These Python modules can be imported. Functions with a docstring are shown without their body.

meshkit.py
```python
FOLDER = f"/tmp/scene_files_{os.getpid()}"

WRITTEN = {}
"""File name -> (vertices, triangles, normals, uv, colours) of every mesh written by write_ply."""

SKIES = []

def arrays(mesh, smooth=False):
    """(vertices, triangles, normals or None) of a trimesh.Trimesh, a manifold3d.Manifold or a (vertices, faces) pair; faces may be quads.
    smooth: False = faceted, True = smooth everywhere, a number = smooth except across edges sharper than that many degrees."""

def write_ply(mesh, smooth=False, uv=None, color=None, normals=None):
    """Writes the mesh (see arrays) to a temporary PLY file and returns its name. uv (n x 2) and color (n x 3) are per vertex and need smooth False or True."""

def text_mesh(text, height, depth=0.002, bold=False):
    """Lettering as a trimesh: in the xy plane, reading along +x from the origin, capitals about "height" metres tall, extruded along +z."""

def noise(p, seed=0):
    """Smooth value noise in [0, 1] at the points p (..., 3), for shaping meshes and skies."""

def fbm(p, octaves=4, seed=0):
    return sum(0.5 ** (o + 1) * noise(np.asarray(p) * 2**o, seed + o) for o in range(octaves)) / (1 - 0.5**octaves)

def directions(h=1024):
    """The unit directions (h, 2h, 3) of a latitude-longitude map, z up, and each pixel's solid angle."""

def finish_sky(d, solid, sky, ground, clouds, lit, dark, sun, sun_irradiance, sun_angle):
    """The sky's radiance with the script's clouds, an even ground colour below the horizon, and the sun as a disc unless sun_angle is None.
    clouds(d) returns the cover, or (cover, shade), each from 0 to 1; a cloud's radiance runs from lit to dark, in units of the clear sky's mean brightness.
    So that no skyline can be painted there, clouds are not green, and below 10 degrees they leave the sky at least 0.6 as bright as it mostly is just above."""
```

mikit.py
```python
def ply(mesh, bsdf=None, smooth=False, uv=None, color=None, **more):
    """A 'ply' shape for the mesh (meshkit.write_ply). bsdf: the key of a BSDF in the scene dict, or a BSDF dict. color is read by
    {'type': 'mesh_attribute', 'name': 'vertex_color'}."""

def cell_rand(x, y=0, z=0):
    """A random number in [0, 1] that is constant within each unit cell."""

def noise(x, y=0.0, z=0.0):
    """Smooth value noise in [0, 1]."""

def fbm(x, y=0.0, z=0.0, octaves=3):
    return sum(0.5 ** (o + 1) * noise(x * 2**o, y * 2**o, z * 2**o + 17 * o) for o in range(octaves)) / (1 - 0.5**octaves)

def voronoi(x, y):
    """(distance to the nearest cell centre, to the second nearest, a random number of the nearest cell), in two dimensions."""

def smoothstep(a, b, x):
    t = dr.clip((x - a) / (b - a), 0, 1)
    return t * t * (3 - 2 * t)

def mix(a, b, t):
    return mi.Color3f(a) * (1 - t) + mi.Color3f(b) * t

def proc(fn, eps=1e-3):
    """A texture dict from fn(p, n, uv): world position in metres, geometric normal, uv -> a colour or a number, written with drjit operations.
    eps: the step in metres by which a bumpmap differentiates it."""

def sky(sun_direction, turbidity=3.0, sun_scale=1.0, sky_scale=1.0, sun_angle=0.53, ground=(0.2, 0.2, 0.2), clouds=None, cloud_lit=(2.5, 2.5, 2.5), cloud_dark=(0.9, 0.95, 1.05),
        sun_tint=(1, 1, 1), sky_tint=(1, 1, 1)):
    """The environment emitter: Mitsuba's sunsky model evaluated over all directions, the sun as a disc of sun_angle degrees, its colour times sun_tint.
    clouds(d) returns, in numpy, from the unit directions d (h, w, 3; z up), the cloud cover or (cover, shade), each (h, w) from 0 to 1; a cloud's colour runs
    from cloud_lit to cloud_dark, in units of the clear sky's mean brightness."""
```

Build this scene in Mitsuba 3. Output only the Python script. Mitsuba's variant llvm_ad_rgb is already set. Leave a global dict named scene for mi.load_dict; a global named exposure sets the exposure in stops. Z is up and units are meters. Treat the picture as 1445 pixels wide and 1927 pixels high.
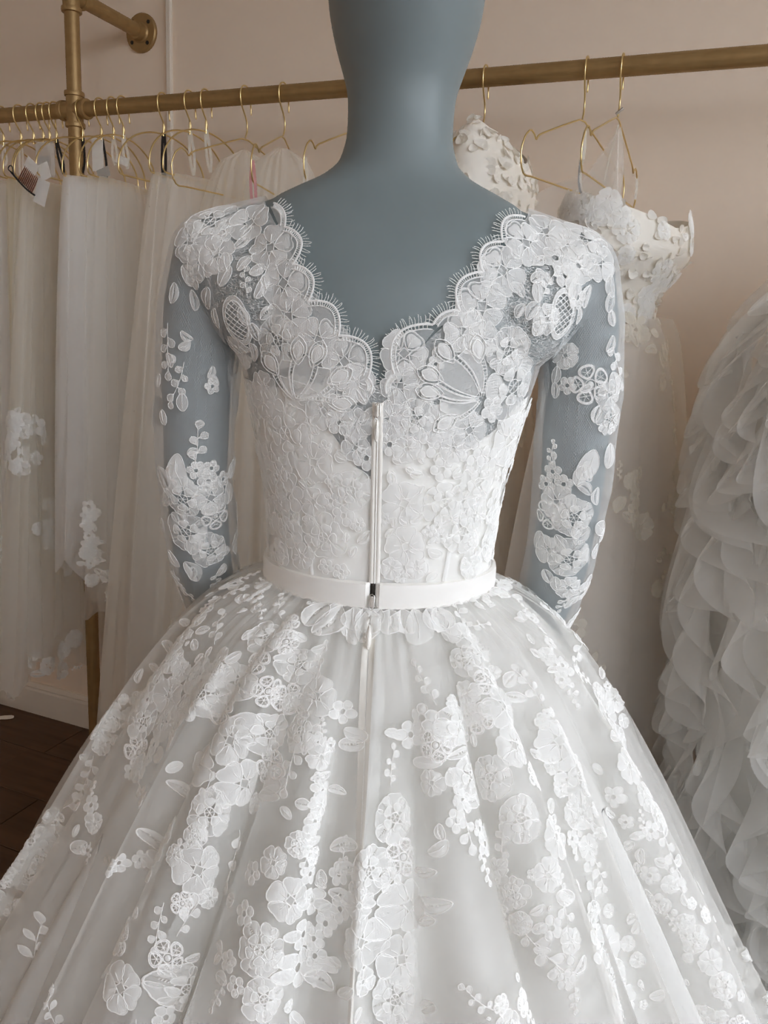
import math, numpy as np, trimesh, manifold3d, mitsuba as mi, mikit, meshkit
from scipy.spatial import cKDTree
from scipy.interpolate import PchipInterpolator as PC
import drjit as dr
T = mi.ScalarTransform4f
PI = math.pi
scene, labels = {}, {}
# ------------------------------------------------------------------ camera, daylight, exposure
PITCH, ROLL = math.radians(12.277), math.radians(2.737)
_f = np.array([0, math.cos(PITCH), -math.sin(PITCH)]); _u = np.array([0, math.sin(PITCH), math.cos(PITCH)])
_up = -math.sin(ROLL) * np.array([1., 0, 0]) + math.cos(ROLL) * _u
EYE = np.array([0, 0, 1.24])
scene['camera'] = {'type': 'perspective', 'fov': math.degrees(2 * math.atan(722.5 / 1500)), 'fov_axis': 'x', 'near_clip': 0.05, 'far_clip': 60,
                   'to_world': T().look_at(origin=EYE.tolist(), target=(EYE + _f).tolist(), up=_up.tolist())}
scene['sky'] = mikit.sky([0.5, -0.5, 0.9], turbidity=4, sun_scale=0.0, sky_scale=1.0, sky_tint=(1, 1, 1), ground=(0.35, 0.34, 0.32),
                         clouds=lambda d: np.full(d.shape[:2], 0.97), cloud_lit=(.95, 1.0, 1.07), cloud_dark=(0.86, 0.9, 0.96))
exposure = 5.3
ZF = -0.035                                   # floor level
ANG = math.radians(22.15)                     # the back wall runs along E1, E2 points into it
E1 = np.array([math.cos(ANG), -math.sin(ANG), 0]); E2 = np.array([math.sin(ANG), math.cos(ANG), 0]); EZ = np.array([0, 0, 1.])
def room(u, v, z): return np.asarray(u)[..., None] * E1 + np.asarray(v)[..., None] * E2 + np.asarray(z)[..., None] * EZ
WV, RV, RZ = 1.85, 1.6, 1.735                 # wall and rail planes, rail height

# ------------------------------------------------------------------ helpers
def key_of(name):
    if name not in scene and name not in labels: return name
    i = 1
    while f'{name}_{i:03d}' in scene or f'{name}_{i:03d}' in labels: i += 1
    return f'{name}_{i:03d}'
_next = {}
def add(name, mesh, bsdf, smooth=False, color=None, uv=None, label=None, cat=None, group=None, kind=None, **more):
    n = _next.get(name, 0); k = name if n == 0 else f'{name}_{n:03d}'; _next[name] = n + 1
    scene[k] = mesh if isinstance(mesh, dict) else mikit.ply(mesh, bsdf, smooth=smooth, color=color, uv=uv, **more)
    d = {a: b for a, b in (('label', label), ('category', cat), ('group', group), ('kind', kind)) if b}
    if d: labels[k] = d
    return k
def thing(name, label, cat, group=None):
    n = _next.get(name, 0); k = name if n == 0 else f'{name}_{n:03d}'; _next[name] = n + 1
    labels[k] = {'label': label, 'category': cat}
    if group: labels[k]['group'] = group
    return k
def grid_faces(nr, nc, wrap):
    i, j = np.meshgrid(np.arange(nr - 1), np.arange(nc if wrap else nc - 1), indexing='ij')
    j2 = (j + 1) % nc
    q = np.stack([i * nc + j, i * nc + j2, (i + 1) * nc + j2, (i + 1) * nc + j], -1).reshape(-1, 4)
    return np.vstack([q[:, [0, 1, 2]], q[:, [0, 2, 3]]])
def tube(P, rad, sides=8, closed=False):
    P = np.asarray(P, float)
    t = np.roll(P, -1, 0) - np.roll(P, 1, 0) if closed else np.gradient(P, axis=0)
    t /= np.linalg.norm(t, axis=1, keepdims=True) + 1e-12
    a = np.zeros_like(P); a0 = np.cross(t[0], [0, 0, 1.] if abs(t[0, 2]) < .9 else [1., 0, 0])
    for i in range(len(P)):
        a0 = a0 - t[i] * (a0 @ t[i]); a0 /= np.linalg.norm(a0) + 1e-12; a[i] = a0
    b = np.cross(t, a); th = np.arange(sides) * 2 * PI / sides
    r = np.broadcast_to(np.asarray(rad, float), (len(P),))
    V = P[:, None] + r[:, None, None] * (np.cos(th)[None, :, None] * a[:, None] + np.sin(th)[None, :, None] * b[:, None])
    n = len(P); V = V.reshape(-1, 3)
    F = grid_faces(n, sides, True)
    if closed:
        Fx = grid_faces(2, sides, True); m = np.where(Fx < sides, Fx + (n - 1) * sides, Fx - sides); F = np.vstack([F, m])
    else:
        V = np.vstack([V, P[:1], P[-1:]]); k = np.arange(sides)
        F = np.vstack([F, np.stack([np.full(sides, n * sides), (k + 1) % sides, k], 1), np.stack([np.full(sides, n * sides + 1), (n - 1) * sides + k, (n - 1) * sides + (k + 1) % sides], 1)])
    return V, F
def join(*ms):
    V, F, o = [], [], 0
    for v, f in ms:
        V.append(v); F.append(np.asarray(f) + o); o += len(v)
    return np.vstack(V), np.vstack(F)
def boxm(lo, hi, bev=0.0):
    lo, hi = np.asarray(lo, float), np.asarray(hi, float)
    m = trimesh.creation.box(extents=hi - lo); m.apply_translation((lo + hi) / 2)
    if bev:
        s = [manifold3d.Manifold.cube((np.maximum(hi - lo - 2 * bev * np.array(k), 1e-5)).tolist(), True) for k in ((0, 1, 1), (1, 0, 1), (1, 1, 0))]
        h = manifold3d.Manifold.batch_hull(s).translate(((lo + hi) / 2).tolist()).to_mesh()
        return np.array(h.vert_properties[:, :3], float), np.array(h.tri_verts)
    return np.array(m.vertices), np.array(m.faces)
def inroom(m):
    v, f = m; return room(v[:, 0], v[:, 1], v[:, 2]), f[:, ::-1] if False else f
def lathe(prof, n=32):          # profile (r, z)
    th = np.arange(n) * 2 * PI / n; p = np.asarray(prof, float)
    V = np.stack([p[:, None, 0] * np.cos(th), p[:, None, 0] * np.sin(th), np.broadcast_to(p[:, None, 1], (len(p), n))], -1).reshape(-1, 3)
    return V, grid_faces(len(p), n, True)
def orient(m, c, axis):         # local z -> axis, then to c
    z = np.asarray(axis, float); z = z / np.linalg.norm(z)
    x = np.cross(z, [0, 0, 1.] if abs(z[2]) < .9 else [1., 0, 0]); x /= np.linalg.norm(x); y = np.cross(z, x)
    return m[0] @ np.stack([x, y, z]) + np.asarray(c), m[1]
def normals(V, F):
    n = np.zeros_like(V); fn = np.cross(V[F[:, 1]] - V[F[:, 0]], V[F[:, 2]] - V[F[:, 0]])
    for k in range(3): np.add.at(n, F[:, k], fn)
    return n / (np.linalg.norm(n, axis=1, keepdims=True) + 1e-20)
def clip(V, F, f, extra=None):  # keep f >= 0, cutting triangles along f = 0
    V = list(map(np.asarray, V)); f = list(f); E = None if extra is None else list(extra); cut, out = {}, []
    def mid(a, b):
        k = (a, b) if a < b else (b, a)
        if k not in cut:
            t = f[a] / (f[a] - f[b]); cut[k] = len(V); V.append(V[a] * (1 - t) + V[b] * t)
            if E is not None: E.append(E[a] * (1 - t) + E[b] * t)
        return cut[k]
    fa = np.asarray(f); s = (fa[F] >= 0).sum(1)
    out.extend(F[s == 3].tolist())
    for t in F[(s > 0) & (s < 3)].tolist():
        p = []
        for i in range(3):
            a, b = t[i], t[(i + 1) % 3]
            if f[a] >= 0: p.append(a)
            if (f[a] >= 0) != (f[b] >= 0): p.append(mid(a, b))
        out += [[p[0], p[i], p[i + 1]] for i in range(1, len(p) - 1)]
    V, O = np.array(V), np.array(out)
    u, inv = np.unique(O, return_inverse=True)
    return V[u], inv.reshape(O.shape), (None if E is None else np.array(E)[u])
def curve(P, n):                # smooth polyline through points
    P = np.asarray(P, float); d = np.r_[0, np.cumsum(np.linalg.norm(np.diff(P, axis=0), axis=1))]
    from scipy.interpolate import CubicSpline
    return CubicSpline(d, P)(np.linspace(0, d[-1], n))
nz = lambda *a: mikit.noise(*a)

# ------------------------------------------------------------------ materials
def diffuse(c): return {'type': 'twosided', 'b': {'type': 'diffuse', 'reflectance': {'type': 'rgb', 'value': list(c)}}}
def pr(c, rough=.5, **k): return {'type': 'twosided', 'b': {'type': 'principled', 'base_color': {'type': 'rgb', 'value': list(c)} if not isinstance(c, dict) else c, 'roughness': rough, **k}}
def sheer(c, op, trans=1.0):
    return {'type': 'mask', 'opacity': op, 'b': {'type': 'principledthin', 'base_color': {'type': 'rgb', 'value': list(c)}, 'roughness': .95, 'diff_trans': trans, 'spec_trans': 0.0, 'eta': 1.05}}
def wall_c(p, n, uv):
    return mikit.mix((.80, .675, .555), (.84, .715, .60), mikit.fbm(p.x * 1.3, p.y * 1.3, p.z * 1.3))
def wall_b(p, n, uv): return mikit.fbm(p.x * 330, p.y * 330, p.z * 160, octaves=3)
scene['wall_paint'] = {'type': 'twosided', 'b': {'type': 'diffuse', 'reflectance': mikit.proc(wall_c)}}
scene['white_paint'] = pr((.72, .66, .58), .6)
scene['ceiling_paint'] = diffuse((.75, .72, .68))
def wood_c(p, n, uv):
    g = mikit.fbm(uv.x * 3.0, uv.y * 60.0, nz(uv.x * 2, uv.y * 9) * 3)
    return mikit.mix((.050, .022, .009), (.115, .055, .022), g)
scene['wood'] = pr(mikit.proc(wood_c), .42, specular=.4)
def pipe_c(p, n, uv): return mikit.mix((.33, .205, .085), (.40, .26, .115), mikit.fbm(p.x * 60, p.y * 60, p.z * 60))
scene['gold_pipe'] = pr(mikit.proc(pipe_c), .42, metallic=.55, specular=.5)
scene['gold_wire'] = pr((.90, .72, .36), .25, metallic=1.0)
scene['dark_hole'] = pr((.02, .015, .01), .6)
def skin_c(p, n, uv): return mikit.mix((.172, .210, .218), (.194, .232, .240), mikit.fbm(p.x * 14, p.y * 14, p.z * 9))
def skin_b(p, n, uv): return mikit.fbm(p.x * 90, p.y * 90, p.z * 60, octaves=2)
scene['form_paint'] = {'type': 'twosided', 'b': {'type': 'principled', 'base_color': mikit.proc(skin_c), 'roughness': .42, 'specular': .45}}
def thread_o(p, n, uv):         # solid cords, and fills of uneven weave
    w = .5 + .25 * (dr.sin(p.x * 3100 + p.z * 1300 + 2 * dr.sin(p.z * 900)) + dr.sin(p.z * 2900 - p.x * 1700 + p.y * 2100))
    return dr.clip(dr.select(uv.x > .98, 1.0, uv.x * (.55 + .9 * w)), 0, 1)     # how close the weave is: stored per vertex by the lace motifs
scene['lace'] = {'type': 'mask', 'opacity': mikit.proc(thread_o),
                 'b': {'type': 'principledthin', 'base_color': {'type': 'rgb', 'value': [.93, .93, .915]}, 'roughness': .9, 'diff_trans': .35, 'spec_trans': 0.0, 'eta': 1.2}}
scene['lace_cream'] = {'type': 'mask', 'opacity': mikit.proc(thread_o),
                       'b': {'type': 'principledthin', 'base_color': {'type': 'rgb', 'value': [.88, .845, .77]}, 'roughness': .9, 'diff_trans': .5, 'spec_trans': 0.0, 'eta': 1.2}}
def net_o(p, n, uv):            # hexagonal net: three families of threads
    P = 0.0021; a, b = uv.x / P, uv.y / P
    def line(q): return 1 - mikit.smoothstep(0.10, 0.26, dr.abs(q - dr.floor(q) - 0.5))
    return 0.05 + 0.42 * dr.maximum(line(a + b * .577), line(a - b * .577))
def ground_o(p, n, uv):         # irregular lace ground of the bodice
    P = 0.0034; x, y = uv.x / P + .35 * dr.sin(uv.y * 900 + 2 * dr.sin(uv.x * 700)), uv.y / P + .35 * dr.sin(uv.x * 800 + 1.7 * dr.sin(uv.y * 600))
    def line(q): return 1 - mikit.smoothstep(0.05, 0.15, dr.abs(q - dr.floor(q) - 0.5))
    e = dr.maximum(dr.maximum(line(x + y * .577), line(x - y * .577)), line(y * 1.15))
    return dr.maximum(.10, .72 * e)
scene['net'] = {'type': 'mask', 'opacity': mikit.proc(net_o), 'b': {'type': 'principledthin', 'base_color': {'type': 'rgb', 'value': [.90, .92, .93]}, 'roughness': .9, 'diff_trans': .6, 'spec_trans': 0.0, 'eta': 1.1}}
scene['lace_ground'] = {'type': 'mask', 'opacity': mikit.proc(ground_o), 'b': {'type': 'principledthin', 'base_color': {'type': 'rgb', 'value': [.92, .92, .91]}, 'roughness': .9, 'diff_trans': .4, 'spec_trans': 0.0, 'eta': 1.1}}
scene['lining'] = pr((.86, .85, .82), .7, specular=.2, sheen=.2)
scene['satin'] = pr((.86, .845, .81), .38, specular=.4, sheen=.4)
scene['skirt_lining'] = pr((.69, .685, .66), .65, specular=.2)
scene['tulle'] = sheer((.93, .925, .905), .40)
scene['tulle_mid'] = sheer((.92, .91, .88), .35)
scene['veil_white'] = sheer((.95, .94, .92), .58)
scene['veil_bright'] = sheer((.96, .955, .94), .68)
scene['veil_cream'] = sheer((.93, .89, .76), .6)
scene['veil_beige'] = sheer((.94, .915, .86), .42)
scene['veil_sheer'] = sheer((.94, .925, .885), .32)
scene['organza'] = sheer((.93, .92, .90), .46)
scene['ruffle_tulle'] = sheer((.95, .945, .93), .66)
scene['zip_metal'] = pr((.75, .74, .72), .25, metallic=.9)
scene['zip_white'] = pr((.82, .80, .75), .35)
scene['zip_tape'] = pr((.80, .78, .73), .8)
scene['black_ribbon'] = pr((.012, .012, .014), .5)
scene['white_ribbon'] = pr((.84, .81, .74), .45)
scene['grey_ribbon'] = pr((.42, .42, .43), .3)
scene['pink_ribbon'] = pr((.80, .43, .45), .5)
scene['paper'] = pr((.85, .84, .81), .6)
scene['paper_grey'] = pr((.45, .44, .42), .6)
scene['comb_brown'] = pr((.16, .05, .03), .3, clearcoat=.5)
scene['clear_plastic'] = sheer((.85, .86, .87), .35, .6)
scene['sequin'] = pr((.95, .93, .88), .15, metallic=.9)
scene['stand_metal'] = pr((.5, .5, .5), .35, metallic=.9)

# ------------------------------------------------------------------ the room
UL, UR, VN, VC = -3.0, 2.0, -3.2, 2.8         # left, right, near wall, ceiling height
def wall(name, m, bsdf='wall_paint'): return add(name, inroom(m), bsdf, kind='structure')
wall('wall_back', boxm((UL - .1, WV, ZF), (UR + .1, WV + .1, VC)))
wall('wall_left', boxm((UL - .1, VN, ZF), (UL, WV, VC)))
W0, W1, WZ0, WZ1 = -2.4, 1.3, .95, 2.72      # window in the right wall
wall('wall_right', join(boxm((UR, VN, ZF), (UR + .1, WV, WZ0)), boxm((UR, VN, WZ1), (UR + .1, WV, VC)), boxm((UR, VN, WZ0), (UR + .1, W0, WZ1)), boxm((UR, W1, WZ0), (UR + .1, WV, WZ1))))
X0, X1 = 1.2, 1.95                             # window in the near wall
wall('wall_front', join(boxm((UL - .1, VN - .1, ZF), (UR + .1, VN, WZ0)), boxm((UL - .1, VN - .1, WZ1), (UR + .1, VN, VC)), boxm((UL - .1, VN - .1, WZ0), (X0, VN, WZ1)), boxm((X1, VN - .1, WZ0), (UR + .1, VN, WZ1))))
wall('ceiling', boxm((UL - .1, VN - .1, VC), (UR + .1, WV + .1, VC + .1)), 'ceiling_paint')
wall('floor', boxm((UL - .1, VN - .1, ZF - .1), (UR + .1, WV + .1, ZF - .006)), 'dark_hole')
def frame(a0, a1, at):                        # window frame with mullions, in a plane of the room
    bars = [(a0, a0 + .05, WZ0, WZ1), (a1 - .05, a1, WZ0, WZ1), (a0, a1, WZ0, WZ0 + .05), (a0, a1, WZ1 - .05, WZ1), ((a0 + a1) / 2 - .025, (a0 + a1) / 2 + .025, WZ0, WZ1)]
    return [at(b) for b in bars]
wall('window_1__frame', join(*frame(W0, W1, lambda b: boxm((UR + .02, b[0], b[2]), (UR + .08, b[1], b[3]), .005))), 'white_paint')
wall('window_2__frame', join(*frame(X0, X1, lambda b: boxm((b[0], VN - .08, b[2]), (b[1], VN - .02, b[3]), .005))), 'white_paint')
labels['window_1'] = {'kind': 'structure'}; labels['window_2'] = {'kind': 'structure'}
bp = np.array([(0, 0), (.016, 0), (.016, .082), (.013, .088), (.013, .092), (.016, .095), (.010, .108), (0, .108)])
def base_strip(u0, u1):
    V = np.array([[u, WV - x, ZF + z] for u in (u0, u1) for x, z in bp]); n = len(bp)
    F = np.vstack([np.stack([np.arange(n - 1), np.arange(1, n), np.arange(n - 1) + n], 1), np.stack([np.arange(1, n), np.arange(1, n) + n, np.arange(n - 1) + n], 1)])
    return inroom((V, F))
add('baseboard_back', base_strip(UL, UR), 'white_paint', kind='structure')
add('trim_1', inroom(boxm((-1.411, WV - .012, .10), (-1.396, WV, VC), .002)), 'white_paint', kind='structure')
# laminate planks, laid along the back wall
rng = np.random.default_rng(3)
PW, PL = .19, 1.25
def plank_mesh():
    v, f = boxm((0, 0, -.012), (PL - .002, PW - .002, 0), .0012)
    return v, f
pv, pf = plank_mesh()
variants = [mikit.ply((pv, pf), 'wood', uv=np.stack([pv[:, 0] + 7 * k, pv[:, 1] + 3.1 * k], 1)) for k in range(4)]
M_room = np.eye(4); M_room[:3, 0], M_room[:3, 1] = E1, E2
nrow = 0
for j in range(int((WV - VN) / PW) + 1):
    v = WV - (j + 1) * PW; off = (j * .43) % 1 * PL
    for i in range(5):
        u = UL + i * PL - off
        if u > UR - .3 or v < VN - .1: continue
        m = np.eye(4); m[:3, 3] = [max(u, UL - .05), v, ZF]
        add('floor__plank', {**variants[(i * 3 + j * 7) % 4], 'to_world': T((M_room @ m).tolist())}, None)

# ------------------------------------------------------------------ mannequin
BX, BY = -.002, .84
Zt, Wt, Dt, Ct = np.array([
 (.76, .150, .110, .012), (.84, .160, .118, .010), (.92, .145, .110, .006), (.98, .120, .098, .002), (1.008, .1145, .095, .0), (1.065, .1175, .098, .0), (1.12, .127, .105, .004),
 (1.175, .139, .111, .006), (1.235, .153, .112, .003), (1.275, .158, .106, -.003), (1.305, .158, .097, -.006), (1.335, .150, .080, -.006), (1.355, .138, .066, -.004), (1.371, .120, .054, -.001),
 (1.384, .096, .048, .002), (1.395, .074, .047, .004), (1.410, .0585, .047, .006), (1.440, .0520, .047, .010), (1.470, .0530, .051, .013), (1.490, .0585, .059, .015), (1.520, .0680, .075, .018),
 (1.550, .0745, .089, .020), (1.590, .0775, .097, .021), (1.630, .0760, .096, .021), (1.670, .0680, .086, .021), (1.700, .0540, .068, .021), (1.722, .0340, .043, .021), (1.733, .0100, .013, .021)]).T
LW, LD, LC = PC(Zt, Wt), PC(Zt, Dt), PC(Zt, Ct)
def torso(ph, z, off=0.):       # ph from the back (towards the camera), superellipse
    w, d, c = LW(z) + off, LD(z) + off, LC(z)
    e = 2 / (2.25 - .25 * np.clip((z - 1.37) / .05, 0, 1))
    s, k = np.sin(ph), np.cos(ph)
    return np.stack([BX + w * np.sign(s) * np.abs(s) ** e, BY + c - d * np.sign(k) * np.abs(k) ** e, z], -1)
zz = np.unique(np.r_[np.linspace(.76, 1.33, 70), np.linspace(1.33, 1.43, 40), np.linspace(1.43, 1.733, 40)])
ph = np.arange(120) * 2 * PI / 120
V = torso(ph[None, :], zz[:, None] + 0 * ph[None, :]).reshape(-1, 3)
F = grid_faces(len(zz), 120, True); k = np.arange(120)
V = np.vstack([V, [[BX, BY + LC(.76), .76], [BX, BY + LC(1.733), 1.7335]]]); n0 = len(V)
F = np.vstack([F, np.stack([np.full(120, n0 - 2), (k + 1) % 120, k], 1), np.stack([np.full(120, n0 - 1), (len(zz) - 1) * 120 + k, (len(zz) - 1) * 120 + (k + 1) % 120], 1)])
tm = trimesh.Trimesh(V, F); 
if tm.volume < 0: tm.invert()
tor = manifold3d.Manifold(manifold3d.Mesh(np.asarray(tm.vertices, np.float32), np.asarray(tm.faces, np.uint32)))
def ball(p, r): return manifold3d.Manifold.sphere(r, 28).translate([float(x) for x in p])
def chain(pts): return [manifold3d.Manifold.batch_hull([ball(*pts[i]), ball(*pts[i + 1])]) for i in range(len(pts) - 1)]
ARM = [((.178, -.004, 1.309), .043), ((.193, -.002, 1.262), .0385), ((.200, .002, 1.19), .0355), ((.204, .012, 1.08), .0325), ((.205, .045, .99), .0320), ((.203, .105, .905), .0265), ((.198, .165, .835), .0205)]
def hand(s):
    w = np.array([s * .198 + BX, .165 + BY, .835]); d = np.array([-s * .06, .62, -.72]); d /= np.linalg.norm(d)
    ax = np.array([s * .25, .72, .64]); ax -= d * (ax @ d); ax /= np.linalg.norm(ax)     # across the palm, thumb side up and forward
    out = [manifold3d.Manifold.batch_hull([ball(w, .0195), ball(w + d * .075 + ax * .030, .0105), ball(w + d * .075 - ax * .030, .0100), ball(w + d * .035 + ax * .026, .0125), ball(w + d * .035 - ax * .024, .0125)])]
    nn = np.cross(d, ax) * s
    for i, (o, L) in enumerate(((.029, .070), (.010, .078), (-.010, .073), (-.028, .056))):
        b = w + d * .070 + ax * o; c1 = b + d * L * .45 + ax * o * .12; c2 = c1 + (d * .95 + nn * .25) * L * .30; c3 = c2 + (d * .85 + nn * .45) * L * .25
        out += chain([(b, .0092), (c1, .0088), (c2, .0080), (c3, .0068)])
    b = w + d * .022 + ax * .022; c1 = b + (d * .55 + ax * .8) * .034; c2 = c1 + (d * .85 + ax * .35) * .030
    return out + chain([(b, .012), (c1, .0105), (c2, .0080)])
arms = []
for s in (-1, 1):
    arms += [manifold3d.Manifold.batch_hull([ball((s * .178 + BX, BY - .004, 1.309), .043), ball((s * .105 + BX, BY - .002, 1.325), .047), ball((s * .110 + BX, BY - .028, 1.27), .060)])]
    arms += chain([((s * p[0] + BX, p[1] + BY, p[2]), r) for p, r in ARM]) + hand(s)
body = manifold3d.Manifold.batch_boolean([tor] + arms, manifold3d.OpType.Add)
bm = body.refine_to_length(.0085).to_mesh()
bt = trimesh.Trimesh(np.array(bm.vert_properties[:, :3], float), np.array(bm.tri_verts)); bt.merge_vertices()
trimesh.smoothing.filter_taubin(bt, lamb=.55, nu=.53, iterations=14)
bV, bF = np.array(bt.vertices), np.array(bt.faces)
mann = thing('mannequin', 'blue-grey painted mannequin torso with bare neck and back, wearing the lace wedding gown', 'mannequin')
add('mannequin__body', (bV, bF), 'form_paint', smooth=True)
add('mannequin__stand_pole', tube([(BX, BY, ZF + .01), (BX, BY, .77)], .016, 16), 'stand_metal', smooth=40)
add('mannequin__stand_base', (lambda m: (m[0] + [BX, BY, ZF], m[1]))(lathe([(0, 0), (.17, 0), (.17, .006), (.16, .010), (.02, .014), (.018, .05), (0, .05)], 40)), 'stand_metal', smooth=40)

# ------------------------------------------------------------------ lace: a motif is drawn flat in metres, then laid on a surface
class Motif:
    def __init__(s): s.P, s.h, s.o, s.F, s.n = [], [], [], [], 0
    def put(s, P, h, o, F):
        P = np.asarray(P, float); s.P.append(P); s.h.append(np.broadcast_to(h, len(P))); s.o.append(np.broadcast_to(o, len(P))); s.F.append(np.asarray(F) + s.n); s.n += len(P)
    def blob(s, B, op, dome=.0005, c=None, base=0.):
        B = np.asarray(B, float); c = B.mean(0) if c is None else np.asarray(c); n = len(B); k = np.arange(n); k2 = (k + 1) % n
        P = np.vstack([c[None], c + (B - c) * .55, B])
        F = np.vstack([np.stack([0 * k, 1 + k, 1 + k2], 1), np.stack([1 + k, 1 + n + k, 1 + n + k2], 1), np.stack([1 + k, 1 + n + k2, 1 + k2], 1)])
        s.put(P, base + dome * np.r_[1, np.full(n, .7), np.zeros(n)], op, F)
    def ann(s, A, B, op, base=0.):
        n = len(A); k = np.arange(n); k2 = (k + 1) % n
        s.put(np.vstack([A, B]), base, op, np.vstack([np.stack([k, n + k, n + k2], 1), np.stack([k, n + k2, k2], 1)]))
    def cord(s, L, w=.0011, closed=False, op=1., ridge=.0006, base=.0003):
        L = np.asarray(L, float); n = len(L)
        t = np.roll(L, -1, 0) - np.roll(L, 1, 0) if closed else np.gradient(L, axis=0)
        q = np.stack([-t[:, 1], t[:, 0]], 1); q /= np.linalg.norm(q, axis=1, keepdims=True) + 1e-12
        P = np.vstack([L - q * w / 2, L, L + q * w / 2]); m = n if closed else n - 1; k = np.arange(m); k2 = (k + 1) % n
        F = np.vstack([np.stack([o + k, o + n + k, o + n + k2], 1) for o in (0, n)] + [np.stack([o + k, o + n + k2, o + k2], 1) for o in (0, n)])[:, ::-1]
        s.put(P, np.r_[np.full(n, base), np.full(n, base + ridge), np.full(n, base)], op, F)
    def get(s): return np.vstack(s.P), np.concatenate(s.h), np.concatenate(s.o), np.vstack(s.F)
def rot(P, a): c, s = math.cos(a), math.sin(a); return np.asarray(P) @ np.array([[c, s], [-s, c]])
def petal(L, W, notch=.10, n=18, r0=0.):
    th = np.arange(n) / n * 2 * PI
    x = W * np.sin(th) * np.abs(np.sin(th / 2)) ** .7; y = (L - r0) * (1 - np.cos(th)) / 2
    y -= notch * L * np.exp(-((th - PI) / .38) ** 2)
    return np.stack([x, y + r0], 1)
CW = .00075                     # width of a lace cord
def fill(m, P, ang, ops, slit, base=0., dome=.0008):   # a petal in two halves either side of a lens-shaped ladder slit
    n = len(P); h = n // 2; t = np.linspace(0, 1, 7)[1:-1]; y0, y1 = P[0, 1], P[h, 1]
    for s, half, op in ((1, P[:h + 1], ops[0]), (-1, np.vstack([P[h:], P[:1]])[::-1], ops[1])):
        ax = np.stack([s * slit * np.sin(PI * t) ** .7, y0 + (y1 - y0) * (.12 + .66 * t)], 1)
        B = np.vstack([half, ax[::-1]]); m.blob(rot(B, ang), op, dome, c=rot([half.mean(0) * .6 + ax.mean(0) * .4], ang)[0], base=base)
    if slit > .0004:
        for u in t: y = y0 + (y1 - y0) * (.12 + .66 * u); w = slit * math.sin(PI * u) ** .7; m.cord(rot([(-w, y), (w, y)], ang), .0006, base=base)
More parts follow.
